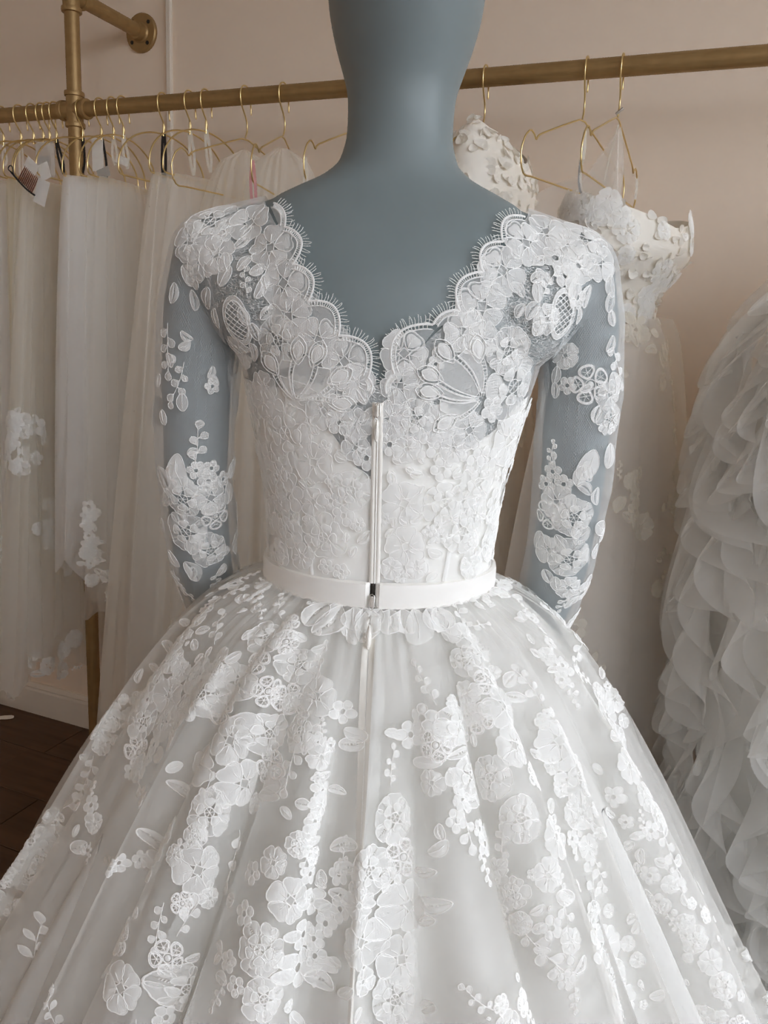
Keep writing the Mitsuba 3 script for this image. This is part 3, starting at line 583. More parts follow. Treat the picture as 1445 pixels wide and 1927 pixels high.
SLEEVE_LACE = [(0, 'peony', (-0.178, 0.798, 1.339), 0.03, 0), (0, 'rose', (-0.195, 0.792, 1.321), 0.022, 0), (0, 'leaf', (-0.203, 0.793, 1.299), 0.022, 150), (0, 'leaf', (-0.212, 0.797, 1.283), 0.02, 190), (0, 'rose', (-0.182, 0.781, 1.304), 0.02, 0), (0, 'leaf', (-0.194, 0.791, 1.277), 0.02, 180), (0, 'leaf', (-0.174, 0.776, 1.279), 0.022, 200), (0, 'daisy', (-0.19, 0.786, 1.289), 0.012, 0), (0, 'leaf', (-0.168, 0.775, 1.261), 0.02, 190), (0, 'leaf', (-0.207, 0.797, 1.314), 0.022, 110), (0, 'leaf', (-0.204, 0.808, 1.338), 0.02, 80), (0, 'sprig', (-0.22, 0.802, 1.245), 0.045, 185), (0, 'sprig', (-0.204, 0.799, 1.208), 0.04, 190), (0, 'leaf', (-0.195, 0.797, 1.23), 0.014, -60), (0, 'leaf', (-0.209, 0.799, 1.221), 0.014, 60), (0, 'leaf', (-0.207, 0.802, 1.177), 0.018, 180), (0, 'leaf', (-0.222, 0.804, 1.216), 0.015, 160), (0, 'leaf', (-0.182, 0.805, 1.193), 0.013, 20), (0, 'leaf', (-0.174, 0.811, 1.189), 0.011, -50), (0, 'daisy', (-0.179, 0.808, 1.185), 0.008, 0), (0, 'leaf', (-0.23, 0.813, 1.159), 0.016, 170), (0, 'leaf', (-0.234, 0.814, 1.181), 0.014, 10), (0, 'sprig', (-0.199, 0.81, 1.095), 0.045, 15), (0, 'leaf', (-0.204, 0.809, 1.115), 0.012, 70), (0, 'daisy', (-0.196, 0.811, 1.098), 0.0095, 0), (0, 'daisy', (-0.185, 0.817, 1.086), 0.0115, 0), (0, 'daisy', (-0.173, 0.83, 1.087), 0.0095, 0), (0, 'daisy', (-0.182, 0.818, 1.1), 0.009, 0), (0, 'peony', (-0.21, 0.814, 1.067), 0.026, 0), (0, 'rose', (-0.183, 0.821, 1.068), 0.021, 0), (0, 'open', (-0.18, 0.831, 1.046), 0.017, 0), (0, 'leaf', (-0.222, 0.813, 1.086), 0.02, 20), (0, 'leaf', (-0.235, 0.833, 1.055), 0.022, 40), (0, 'peony', (-0.211, 0.83, 1.028), 0.027, 0), (0, 'leaf', (-0.195, 0.834, 1.021), 0.026, 210), (0, 'leaf', (-0.235, 0.854, 1.0), 0.022, 150), (0, 'peony', (-0.188, 0.842, 1.005), 0.023, 0), (0, 'leaf', (-0.239, 0.871, 0.971), 0.018, 180), (0, 'sprig', (-0.232, 0.859, 0.976), 0.032, 195), (0, 'leaf', (-0.207, 0.846, 0.985), 0.02, 190), (0, 'leaf', (-0.171, 0.84, 1.058), 0.024, 0), (0, 'leaf', (-0.177, 0.859, 0.986), 0.018, 190), (0, 'leaf', (-0.24, 0.852, 1.02), 0.018, 10), (0, 'rose', (-0.234, 0.927, 0.9), 0.018, 0), (0, 'leaf', (-0.235, 0.909, 0.924), 0.016, 20), (0, 'leaf', (-0.231, 0.936, 0.883), 0.016, 200), (1, 'peony', (0.175, 0.797, 1.338), 0.03, 0), (1, 'rose', (0.192, 0.792, 1.321), 0.022, 0), (1, 'rose', (0.17, 0.781, 1.315), 0.02, 0), (1, 'leaf', (0.205, 0.798, 1.31), 0.022, 170), (1, 'leaf', (0.209, 0.799, 1.294), 0.02, 190), (1, 'leaf', (0.184, 0.783, 1.298), 0.022, 190), (1, 'daisy', (0.17, 0.774, 1.286), 0.012, 0), (1, 'leaf', (0.169, 0.775, 1.3), 0.022, 200), (1, 'leaf', (0.195, 0.808, 1.341), 0.02, -60), (1, 'leaf', (0.174, 0.779, 1.277), 0.016, 170), (1, 'daisy', (0.17, 0.781, 1.314), 0.012, 0), (1, 'sprig', (0.215, 0.802, 1.248), 0.042, 165), (1, 'leaf', (0.21, 0.799, 1.237), 0.017, 20), (1, 'leaf', (0.214, 0.801, 1.262), 0.016, -20), (1, 'open', (0.197, 0.797, 1.205), 0.02, 0), (1, 'leaf', (0.219, 0.803, 1.218), 0.026, 170), (1, 'leaf', (0.209, 0.801, 1.185), 0.018, 190), (1, 'leaf', (0.188, 0.798, 1.198), 0.014, 60), (1, 'daisy', (0.176, 0.802, 1.203), 0.009, 0), (1, 'rose', (0.218, 0.802, 1.196), 0.016, 0), (1, 'peony', (0.223, 0.809, 1.171), 0.018, 0), (1, 'leaf', (0.226, 0.814, 1.146), 0.026, 180), (1, 'leaf', (0.212, 0.799, 1.2), 0.012, -40), (1, 'rose', (0.172, 0.803, 1.232), 0.014, 0), (1, 'leaf', (0.166, 0.807, 1.221), 0.018, 190), (1, 'leaf', (0.165, 0.809, 1.205), 0.016, 180), (1, 'daisy', (0.173, 0.817, 1.114), 0.0105, 0), (1, 'daisy', (0.169, 0.825, 1.099), 0.0105, 0), (1, 'daisy', (0.184, 0.812, 1.102), 0.0105, 0), (1, 'leaf', (0.172, 0.814, 1.126), 0.009, 0), (1, 'leaf', (0.197, 0.808, 1.101), 0.024, 15), (1, 'leaf', (0.209, 0.808, 1.107), 0.022, -20), (1, 'leaf', (0.212, 0.811, 1.093), 0.02, -60), (1, 'rose', (0.18, 0.818, 1.081), 0.021, 0), (1, 'open', (0.174, 0.826, 1.066), 0.017, 0), (1, 'peony', (0.198, 0.815, 1.067), 0.025, 0), (1, 'leaf', (0.22, 0.816, 1.081), 0.02, -10), (1, 'leaf', (0.215, 0.821, 1.057), 0.024, 200), (1, 'leaf', (0.184, 0.826, 1.045), 0.024, 150), (1, 'peony', (0.202, 0.833, 1.017), 0.027, 0), (1, 'rose', (0.182, 0.838, 1.025), 0.02, 0), (1, 'leaf', (0.232, 0.848, 1.015), 0.02, -20), (1, 'leaf', (0.235, 0.845, 1.034), 0.018, 10), (1, 'leaf', (0.233, 0.856, 0.995), 0.02, 190), (1, 'leaf', (0.192, 0.845, 0.993), 0.02, 170), (1, 'rose', (0.208, 0.849, 0.98), 0.016, 0), (1, 'leaf', (0.218, 0.862, 0.964), 0.018, 185), (1, 'leaf', (0.18, 0.849, 1.0), 0.018, 160), (0, 'leaf', (-0.208, 0.811, 1.08), 0.036, -12), (0, 'leaf', (-0.223, 0.817, 1.07), 0.034, -32), (0, 'sprig', (-0.185, 0.857, 0.976), 0.036, 170), (0, 'sprig', (-0.236, 0.875, 0.962), 0.04, 165), (0, 'leaf', (-0.168, 0.84, 1.086), 0.024, 20), (0, 'leaf', (-0.216, 0.845, 0.99), 0.03, 160), (1, 'leaf', (0.197, 0.807, 1.109), 0.034, 25), (1, 'leaf', (0.224, 0.825, 1.059), 0.03, 120), (1, 'sprig', (0.171, 0.817, 1.118), 0.024, -5), (1, 'sprig', (0.212, 0.851, 0.976), 0.034, 190), (1, 'leaf', (0.172, 0.838, 1.045), 0.026, -150), (1, 'rose', (0.233, 0.909, 0.923), 0.016, 0), (1, 'leaf', (0.232, 0.909, 0.921), 0.016, 60)]
BODICE_LACE = [('rose', (-0.138, 0.788, 1.339), 0.024), ('rose', (-0.114, 0.758, 1.315), 0.024), ('rose', (-0.1, 0.743, 1.284), 0.024), ('rose', (-0.094, 0.741, 1.255), 0.024), ('rose', (0.14, 0.794, 1.345), 0.023), ('rose', (0.118, 0.771, 1.331), 0.024), ('rose', (0.095, 0.747, 1.304), 0.025), ('rose', (0.078, 0.736, 1.272), 0.025), ('rose', (0.064, 0.732, 1.25), 0.021), ('rose', (0.08, 0.737, 1.243), 0.018), ('rose', (0.011, 0.726, 1.228), 0.022), ('rose', (-0.066, 0.733, 1.236), 0.02), ('rose', (-0.042, 0.729, 1.218), 0.022), ('peony', (-0.103, 0.747, 1.234), 0.026), ('net', (-0.145, 0.761, 1.249), 0.013), ('net', (0.157, 0.767, 1.27), 0.013), ('leaf', (-0.15, 0.771, 1.314), 0.02), ('leaf', (-0.154, 0.764, 1.293), 0.02), ('leaf', (-0.144, 0.76, 1.294), 0.018), ('leaf', (-0.162, 0.766, 1.28), 0.022), ('leaf', (-0.132, 0.754, 1.291), 0.016), ('leaf', (-0.126, 0.748, 1.27), 0.018), ('leaf', (-0.121, 0.75, 1.252), 0.018), ('leaf', (-0.133, 0.755, 1.246), 0.018), ('daisy', (-0.164, 0.786, 1.329), 0.013), ('rose', (-0.167, 0.775, 1.308), 0.02), ('leaf', (-0.144, 0.778, 1.324), 0.016), ('leaf', (-0.116, 0.748, 1.278), 0.013), ('leaf', (-0.124, 0.76, 1.233), 0.018), ('sprig', (-0.133, 0.75, 1.27), 0.03), ('peony', (-0.144, 0.785, 1.221), 0.02), ('leaf', (-0.129, 0.771, 1.213), 0.02), ('leaf', (0.126, 0.765, 1.312), 0.016), ('leaf', (0.123, 0.755, 1.296), 0.016), ('leaf', (0.117, 0.749, 1.282), 0.018), ('daisy', (0.147, 0.776, 1.319), 0.014), ('daisy', (0.157, 0.771, 1.304), 0.013), ('leaf', (0.14, 0.76, 1.295), 0.018), ('leaf', (0.13, 0.751, 1.278), 0.02), ('leaf', (0.121, 0.749, 1.263), 0.02), ('leaf', (0.131, 0.755, 1.249), 0.022), ('rose', (0.14, 0.756, 1.264), 0.016), ('leaf', (0.111, 0.747, 1.264), 0.014), ('sprig', (0.134, 0.754, 1.283), 0.03), ('rose', (0.158, 0.79, 1.335), 0.02), ('peony', (0.106, 0.751, 1.234), 0.024), ('leaf', (0.124, 0.761, 1.233), 0.022), ('leaf', (0.159, 0.768, 1.292), 0.02), ('peony', (0.115, 0.764, 1.202), 0.034), ('peony', (-0.096, 0.756, 1.148), 0.034), ('rose', (-0.045, 0.732, 1.191), 0.018), ('rose', (-0.031, 0.73, 1.199), 0.018), ('leaf', (-0.051, 0.735, 1.164), 0.02), ('leaf', (-0.039, 0.732, 1.18), 0.018), ('rose', (0.004, 0.73, 1.168), 0.02), ('rose', (0.009, 0.728, 1.199), 0.018), ('rose', (-0.029, 0.731, 1.162), 0.016), ('leaf', (-0.021, 0.73, 1.181), 0.018), ('peony', (0.023, 0.731, 1.169), 0.022), ('leaf', (0.004, 0.729, 1.182), 0.016), ('rose', (0.048, 0.735, 1.165), 0.02), ('rose', (0.075, 0.745, 1.16), 0.02), ('leaf', (-0.036, 0.733, 1.15), 0.02), ('leaf', (0.02, 0.732, 1.15), 0.02), ('rose', (-0.059, 0.736, 1.173), 0.019), ('daisy', (-0.044, 0.734, 1.163), 0.013), ('rose', (-0.029, 0.733, 1.14), 0.014), ('daisy', (-0.019, 0.733, 1.131), 0.012), ('daisy', (-0.07, 0.739, 1.186), 0.013), ('leaf', (-0.021, 0.731, 1.163), 0.018), ('daisy', (0.002, 0.731, 1.145), 0.011), ('rose', (0.018, 0.732, 1.141), 0.014), ('daisy', (0.035, 0.734, 1.144), 0.013), ('rose', (0.061, 0.741, 1.142), 0.015), ('daisy', (0.078, 0.749, 1.139), 0.013), ('daisy', (0.049, 0.737, 1.151), 0.01), ('rose', (-0.119, 0.767, 1.189), 0.018), ('daisy', (-0.131, 0.783, 1.184), 0.012), ('daisy', (0.096, 0.754, 1.18), 0.013), ('rose', (-0.086, 0.745, 1.189), 0.016)]
def count_ok(name, lim=300): return _next.get(name, 0) < lim
def spray(path, hw, flag, g):
    path = np.array(path); r = float(SR(path[:, 1].mean())); A = np.stack([path[:, 0] * r, -path[:, 1]], 1)
    C = curve(A, 60) if len(A) > 2 else np.linspace(A[0], A[1], 60); t = np.gradient(C, axis=0); t /= np.linalg.norm(t, axis=1, keepdims=True); n = np.stack([-t[:, 1], t[:, 0]], 1)
    Ltot = np.linalg.norm(np.diff(C, axis=0), axis=1).sum(); placed = []
    def put(kd, p, R, ang):
        nm = kS + '__' + KINDS[kd][1]
        if count_ok(nm): skirt_lay(nm, KINDS[kd][0](R, g), p[0] / r, -p[1], ang)
    def free(p, R, k=.8): return all(np.hypot(*(p - q)) > (R + Q) * k for q, Q in placed)
    def at_(u, lat):
        i = int(np.clip(u, 0, .999) * 59); return C[i] + n[i] * lat, i
    def taper(u): return .45 + .55 * min(1, 4 * u, 4 * (1 - u)) if flag != 'd' else 1.
    if flag != 'd':
        for kind_set, R0, R1, tries, k in ((('peony', 'rose', 'open', 'peony'), .55, .78, 160, .70), (('rose', 'open', 'daisy'), .36, .48, 110, .80), (('daisy', 'leaf', 'rose'), .24, .34, 160, .78)):
            for _ in range(tries):
                u = g.uniform(.06, .94); R = min(hw * g.uniform(R0, R1) * taper(u), .0185); p, i = at_(u, g.uniform(-1, 1) * max(hw * taper(u) - R * .9, 0))
                if free(p, R, k): kd = kind_set[int(g.integers(len(kind_set)))]; R = R * (.72 if kd == 'open' else 1.); placed.append((p, R)); put(kd, p, R * 1.06, g.uniform(0, 6.28))
        for _ in range(int(Ltot / .015)):
            u = g.uniform(0, 1); s = g.choice([-1, 1]); p, i = at_(u, s * hw * taper(u) * g.uniform(.8, 1.05)); R = .0065
            if free(p, R, .55): placed.append((p, R)); put('leaf', p, g.uniform(.012, .019), math.atan2(n[i, 1] * s, n[i, 0] * s) - PI / 2 + g.uniform(-.7, .7))
    else:
        m = max(2, int(Ltot / .011))
        for j in range(m + 1):
            p, i = at_(j / m, g.uniform(-.4, .4) * hw); kd = ('daisy', 'leaf', 'daisy', 'leaf', 'rose')[int(g.integers(5))]
            put(kd, p, {'daisy': .0085, 'leaf': .015, 'rose': .010}[kd] * g.uniform(.85, 1.2), g.uniform(0, 6.28))
            if hw > .013: p2, _ = at_(j / m, g.choice([-1, 1]) * hw * .7); put('leaf', p2, .012, g.uniform(0, 6.28))
    for u, sg in ((0, -1), (.999, 1)):
        p, i = at_(u, 0); put('sprig', p, g.uniform(.026, .042) * (1 if flag != 'd' else .6), math.atan2(t[i, 1] * sg, t[i, 0] * sg) - PI / 2 + g.uniform(-.25, .25))
g = np.random.default_rng(31)
for path, hw, flag in SPRAYS: spray(path, hw * (1.05 if path[0][1] > .16 else 1.2), flag, g)
for ph0 in (1.9, 2.5, 3.14, 3.8, 4.4):         # the front of the skirt, out of the photograph
    spray([(ph0, .08), (ph0 + .05, .18), (ph0 - .03, .30)], .026, 'L', g)
for j in range(13): a = -1.5 + .25 * j; spray([(a, .44), (a + .04, .53), (a - .02, .62)], .026, 'L', g)    # lower on the back, below the frame
for j, ph0 in enumerate((-.36, -.26, -.16, -.10, .03, .10, .18, .27, .36, .46)):   # leaves of lace that hang below the waistband
    skirt_lay(kS + '__lace_peplum_leaf', leaf(.030 + .008 * math.sin(j * 2), g, .011), ph0, .016, PI + g.uniform(-.5, .5), off=.0022)
for s, kd, p, R, a in SLEEVE_LACE:
    k, S = SL[s]; S.lay(k + '__' + KINDS[kd][1], KINDS[kd][0](R, g), p, math.radians(a) * -1, off=.0010)
for s in (0, 1):                                # the front of the sleeves and the shoulder caps
    k, S = SL[s]; fr = S.V[(S.V[:, 1] > BY + .01)]
    for j in range(26): kd = ('leaf', 'rose', 'leaf', 'daisy')[j % 4]; S.lay(k + '__' + KINDS[kd][1], KINDS[kd][0](.018, g), fr[g.integers(0, len(fr))], g.uniform(0, 6.28), off=.0010)
kb = 'wedding_gown__bodice_net'
used = []
for kd, p, R in BODICE_LACE:
    back.lay(kb + '__' + KINDS[kd][1], KINDS[kd][0](R, g), p, g.uniform(-.5, .5) if kd in ('net', 'sprig') else g.uniform(0, 6.28) if kd != 'leaf' else g.uniform(-1, 1), off=.0012)
    used.append((np.array([p[0], p[2]]), R * .75))
for sgn, base, tips in ((1, (.084, 1.190), ((.0335, 1.2104), (.0345, 1.1950), (.0453, 1.2333), (.0766, 1.2348), (.0528, 1.1676))), (-1, (-.086, 1.180), ((-.110, 1.212), (-.0836, 1.2260), (-.066, 1.2240), (-.045, 1.205), (-.043, 1.180)))):
    tips = sorted(tips, key=lambda t: -math.atan2(t[1] - base[1], t[0] - base[0]) % (2 * PI)); back.lay_at(kb + '__lace_plume', plume(base, tips, g), None, off=.0026)
    used += [(np.array(t) * .5 + np.array(base) * .5, .016) for t in tips]
cx = lambda z: np.interp(z, [1.0, 1.186], [-.0058, -.0102])
for R0, R1, tries, kinds, kk in ((.019, .027, 260, ('peony', 'rose', 'peony', 'rose'), .82), (.010, .015, 900, ('rose', 'daisy', 'leaf', 'rose'), .80), (.006, .009, 2600, ('daisy', 'leaf', 'leaf'), .70)):
    for _ in range(tries):
        x, z, R = g.uniform(-.150, .150), g.uniform(1.014, 1.33), g.uniform(R0, R1); w = float(LW(z))
        if abs(x) > min(w * .97, .147) or z + R * .8 > float(vneck(abs(x))) or abs(x - cx(z)) < R * .85 + .004 or z - R < 1.008: continue
        if z > 1.19 and R > .018: continue
        p = np.array([x, z]); up_ = z > float(linz(x)) - .004
        if up_ and R > .0095: continue
        if all(np.hypot(*(p - q)) > (R + Q) * (1.0 if up_ else kk) for q, Q in used):
            used.append((p, R)); kd = kinds[int(g.integers(len(kinds)))]
            c = np.array([BX + x, BY + float(LC(z)) - float(LD(z)) * max(1 - abs(x / (w + .004)) ** 2.25, 0) ** (1 / 2.25), z])
            nm = kb + '__' + KINDS[kd][1]
            if count_ok(nm): back.lay(nm, KINDS[kd][0](R * (1.6 if kd == 'leaf' else 1.1), g), c, g.uniform(0, 6.28), off=.0010)
sd = lV[(np.abs(lV[:, 0] - BX) > .085) & (lV[:, 1] > BY - .075) & (lV[:, 2] > 1.02) & (lV[:, 2] < 1.18)]; sp_ = []
for _ in range(900):                            # lace round the sides and front of the bodice
    p = sd[g.integers(0, len(sd))]; R = g.uniform(.009, .018)
    if all(np.linalg.norm(p - q) > (R + Q) * .82 for q, Q in sp_):
        sp_.append((p, R)); kd = ('rose', 'daisy', 'peony', 'leaf')[int(g.integers(4))]; back.lay(kb + '__' + KINDS[kd][1], KINDS[kd][0](R * 1.1, g), p, g.uniform(0, 6.28), off=.0012)
for x in (-.068, .062):                         # boning channels of the bodice
    m = Motif(); zc = np.linspace(1.010, 1.135, 24); m.cord(np.stack([x + (zc - 1.01) * .12 * np.sign(x), zc], 1), .0042, ridge=.0010, base=0); back.lay_at('wedding_gown__bodice_lining__boning', m, None, off=.0002)
# scalloped neckline with eyelash fringe
NECK = {1: [(-.0031, 1.1911), (.0034, 1.209), (.0353, 1.2538), (.0589, 1.2662), (.0772, 1.3011), (.0956, 1.3294), (.1181, 1.3561)],
        -1: [(-.0175, 1.1911), (-.0205, 1.205), (-.048, 1.2404), (-.0766, 1.2684), (-.0919, 1.3003), (-.1022, 1.334), (-.1159, 1.3571)]}
for sd, J in NECK.items():
    for i in range(len(J) - 1):
        A, B = np.array(J[i]), np.array(J[i + 1]); L = B - A; ln = np.hypot(*L); q = np.array([-L[1], L[0]]) / ln * sd
        bl = .36 * ln if ln > .03 else .20 * ln; t = np.linspace(0, 1, 22)
        arc = A + t[:, None] * L + (bl * np.sin(t * PI) ** .8)[:, None] * q
        tn = np.gradient(arc, axis=0); tn /= np.linalg.norm(tn, axis=1, keepdims=True); nn = np.stack([-tn[:, 1], tn[:, 0]], 1) * sd
        m = Motif(); inner = arc - nn * .0042; m.cord(arc, .0022, ridge=.0008); m.cord(inner, .0012)
        for k in range(1, 21, 1): m.cord([inner[k], arc[k]], .0008)
        m.blob(np.vstack([inner, (A + t[::-1, None] * L - q * .004)[1:-1]]), .26, 0)
        ks = back.lay_at(kb + '__neckline_scallop', m, None, off=.0016)
        m = Motif(); nf = max(4, int(ln * 1.25 / .0024))
        for u in np.linspace(0, 1, nf, endpoint=False):
            j = u * 21; i0 = int(j); p = arc[i0] * (1 - j + i0) + arc[min(i0 + 1, 21)] * (j - i0); d = nn[i0] + tn[i0] * g.uniform(.0, .28) * sd; l = g.uniform(.0065, .0092); b = g.uniform(-.22, .08) * sd
            m.cord([p, p + d * l * .5, p + d * l * .85 + tn[i0] * l * b * .5, p + d * l + tn[i0] * l * b], .00060, ridge=.0003)
        back.lay_at(ks + '__eyelash_fringe', m, None, off=.0008)
#@@END

# ------------------------------------------------------------------ clothes rack of gold pipe
def pipe(key, a, b, r=.0168): return add(key, tube(np.linspace(a, b, 2) if False else [a, a + (np.asarray(b) - a) * .5, b], r, 24), 'gold_pipe', smooth=40)
R3 = lambda u, v, z: room(np.array(u), np.array(v), np.array(z))
thing('clothes_rack', 'gold painted pipe clothes rack fixed to the beige back wall', 'clothes rack')
pipe('clothes_rack__rail', R3(-2.6, RV, RZ), R3(1.0, RV, RZ))
PU = -1.492
pipe('clothes_rack__post', R3(PU, RV, ZF), R3(PU, RV, 2.02))
pipe('clothes_rack__post', R3(.95, RV, ZF), R3(.95, RV, 2.02))
for pu in (PU, .95):
    for z in (RZ, 1.982) if pu == PU else (RZ, 1.982):
        c = R3(pu, RV, z); ms = []
        axes = [(EZ, 1), (EZ, -1), (E1, 1), (E1, -1)] if z == RZ else [(EZ, 1), (EZ, -1), (E2, 1)]
        for ax, sg in axes: ms.append(orient(lathe([(.0195, 0), (.0195, .028), (.0225, .029), (.0232, .034), (.0225, .039), (.0168, .040)], 28), c, ax * sg))
        ms.append(orient((lambda s: (np.array(s.vertices), np.array(s.faces)))(trimesh.creation.icosphere(2, .0215)), c, EZ))
        add('clothes_rack__pipe_fitting', join(*ms), 'gold_pipe', smooth=40)
    pipe('clothes_rack__bracket', R3(pu, RV, 1.982), R3(pu, WV - .004, 1.982))
    c = R3(pu, WV, 1.982)
    k = add('clothes_rack__wall_flange', orient(lathe([(0, 0), (.047, 0), (.047, .006), (.044, .009), (.026, .010), (.0225, .014), (.0215, .030), (.0168, .031)], 40), c, -E2), 'gold_pipe', smooth=35)
    for i in range(4):
        a = i * PI / 2 + .7; add(k + '__screw_hole', orient(lathe([(0, 0), (.0048, 0), (.0048, .0016), (.0036, .002), (0, .0012)], 14), c + (E1 * math.cos(a) + EZ * math.sin(a)) * .0345 - E2 * .0088, -E2), 'dark_hole', smooth=40)
    add('clothes_rack__floor_flange', orient(lathe([(0, 0), (.047, 0), (.047, .006), (.044, .009), (.026, .010), (.0225, .014), (.0215, .030), (.0168, .031)], 40), R3(pu, RV, ZF), EZ), 'gold_pipe', smooth=35)

# ------------------------------------------------------------------ hangers
def on_rail(u): return R3(u, RV, RZ)
def hook_pts(a, z0, r=.0205):   # in the (along hanger, up) plane: stem, then the hook over the pipe
    th = np.linspace(-.55, PI + .5, 18)
    P = np.stack([-r * np.cos(th) * 1.0, r * np.sin(th)], 1)
    return P
def hanger_frame(u, yaw):       # far direction along the hanger, seen from above
    a = yaw; d = math.cos(a) * E2 + math.sin(a) * E1
    return on_rail(u) + EZ * .0, d
HR = .0165 + .0014 + .003
def hook(u, yaw, stem):         # a wire hook over the pipe; returns the points from stem end to tip, the stem hangs in the plane of the hanger
    c, d = hanger_frame(u, yaw); d2 = E2 * 1.0
    th = np.linspace(-.50 * PI, 1.02 * PI, 22); q = math.cos(.0)
    ring = [(-HR * math.cos(t + 0), HR * math.sin(t)) for t in np.linspace(-.05, PI + .10, 16)]
    pts = [c + d2 * x + EZ * y for x, y in ring]                       # near side up and over to the far side
    low = [c + d2 * (-HR * .92) - EZ * .012, c + d2 * (-HR * .45) - EZ * (HR + .008), c - EZ * (HR + .020), c - EZ * (HR + stem)]
    P = np.array(low[::-1] + pts + [c + d2 * (HR * 1.02) - EZ * .018, c + d2 * (HR * 1.1) - EZ * .032])
    return curve(P, 40), c - EZ * (HR + stem), d
def hoop_hanger(u, yaw, width, height, label, stem=.045):
    t = thing('veil_hanger', label, 'clothes hanger', 'gold hoop hangers on the rail')
    P, c, d = hook(u, yaw, stem)
    add(t + '__hook', tube(P, .0017, 7), 'gold_wire', smooth=True)
    add(t + '__ferrule', tube([c - EZ * .004, c + EZ * .022], .0021, 8), 'gold_wire', smooth=True)
    w = width / 2; a = np.linspace(0, PI, 28)
    arc = [(w * math.cos(x), -height * .82 + height * .82 * math.sin(x)) for x in a]
    loop = arc + [(-w, -height * .92), (-w * .96, -height * .985), (-w * .90, -height)] + [(x, -height) for x in np.linspace(-w * .6, w * .6, 5)] + [(w * .90, -height), (w * .96, -height * .985), (w, -height * .92)]
    add(t + '__hoop', tube([c + d * x + EZ * z for x, z in loop], .0018, 7, True), 'gold_wire', smooth=True)
    return t, c, d, height
def wire_hanger(u, yaw, label, width=.40, drop=.085, stem=.062, bar=.06, tilt=0.):
    t = thing('dress_hanger', label, 'clothes hanger', 'gold wire dress hangers on the rail')
    P, c, d = hook(u, yaw, stem); w = width / 2
    add(t + '__hook', tube(P, .0016, 7), 'gold_wire', smooth=True)
    half = [(0, 0), (w * .25, -drop * .22), (w * .55, -drop * .50), (w * .74, -drop * .68), (w * .775, -drop * .80), (w * .81, -drop * .70), (w * .87, -drop * .64), (w * .95, -drop * .78), (w * 1.0, -drop * 1.05), (w * .985, -drop * 1.35), (w * .93, -drop * 1.52), (w * .8, -drop * 1.50), (w * .4, -drop * 1.50)]
    loop = half + [(-x, z) for x, z in half[::-1][:-1]]
    ct, st = math.cos(tilt), math.sin(tilt)
    pts = np.array([c + d * (x * ct - z * st) + EZ * (x * st + z * ct) for x, z in loop])
    sm = np.vstack([pts, pts[:1]]); f = []
    for i in range(len(sm) - 1): f += [sm[i] * .8 + sm[i + 1] * .2, sm[i] * .2 + sm[i + 1] * .8]
    add(t + '__shoulder_wire', tube(np.array(f), .0016, 6, True), 'gold_wire', smooth=True)
    ends = [c + d * (sg * w * .95 * ct) + EZ * (sg * w * .95 * st - drop * .95) for sg in (-1, 1)]
    return t, c, d, ends

# ------------------------------------------------------------------ veils and hanging cloth
def ribbon(key, P, w, bsdf, side=None):
    P = np.asarray(P, float); t = np.gradient(P, axis=0); t /= np.linalg.norm(t, axis=1, keepdims=True)
    s = np.cross(t, side if side is not None else [0, -1., 0]); s /= np.linalg.norm(s, axis=1, keepdims=True) + 1e-9
    V = np.stack([P - s * w / 2, P + s * w / 2], 1).reshape(-1, 3)
    return add(key, (V, grid_faces(len(P), 2, False)), bsdf, smooth=True)
def cloth(C, d, w0, w1, t0, t1, L, nf, amp, seed, nr=46, nt=220, lean=(0, 0), hem=.03, ease=.7, close=True, top=.0):
    g = np.random.default_rng(seed); q = np.cross(EZ, d); h = np.linspace(0, 1, nr)[:, None]; th = (np.linspace(0, 2 * PI, nt, endpoint=False) if close else np.linspace(PI + .1, 2 * PI - .1, nt))[None, :]
    e = h ** ease; a = (w0 + (w1 - w0) * e) / 2; b = (t0 + (t1 - t0) * e) / 2
    ph = th + .35 * np.sin(th * 2 + g.uniform(0, 6)) + .18 * np.sin(th * 5 + g.uniform(0, 6))
    x = a * np.cos(th); y = b * np.sin(th)
    f = 0
    for k in range(3):
        n = nf * (.6, 1., 1.7)[k]; f = f + (.5, .8, .3)[k] * np.abs(np.sin(ph * round(n) / 2 + g.uniform(0, 6) + .5 * np.sin(h * g.uniform(1, 4) + g.uniform(0, 6)))) ** 1.5
    dsp = amp * (.25 + .75 * h ** .8) * (f - .8)
    y = y + dsp * np.sin(th + .001) / (np.abs(np.sin(th)) + .25) * 1.2
    x = x + amp * .5 * np.sin(ph * nf * .5 + 2 * h) * h
    z = -L * h * (1 + hem * h * (np.sin(th * 3 + g.uniform(0, 6)) + .6 * np.sin(th * 7 + g.uniform(0, 6))))
    z = z + top * np.abs(np.cos(th)) ** 2 * (1 - h) ** 6
    V = C + d * (x + lean[0] * h)[..., None] + q * (y + lean[1] * h)[..., None] + EZ * z[..., None]
    return V.reshape(-1, 3), grid_faces(nr, nt, close)
def sequins(key, V, n, seed, size=.0012, zr=None):
    g = np.random.default_rng(seed); P = V[g.integers(0, len(V), n)] + g.normal(0, .002, (n, 3))
    if zr: P = P[(P[:, 2] > zr[0]) & (P[:, 2] < zr[1])]
    o = np.array([(1, 0, 0), (-1, 0, 0), (0, 1, 0), (0, -1, 0), (0, 0, 1), (0, 0, -1.)]); f = np.array([(0, 2, 4), (2, 1, 4), (1, 3, 4), (3, 0, 4), (2, 0, 5), (1, 2, 5), (3, 1, 5), (0, 3, 5)])
    V2 = (P[:, None] + o[None] * size * g.uniform(.6, 1.4, (len(P), 1, 1))).reshape(-1, 3); F2 = (f[None] + 6 * np.arange(len(P))[:, None, None]).reshape(-1, 3)
    return add(key, (V2, F2), 'sequin', kind='stuff')
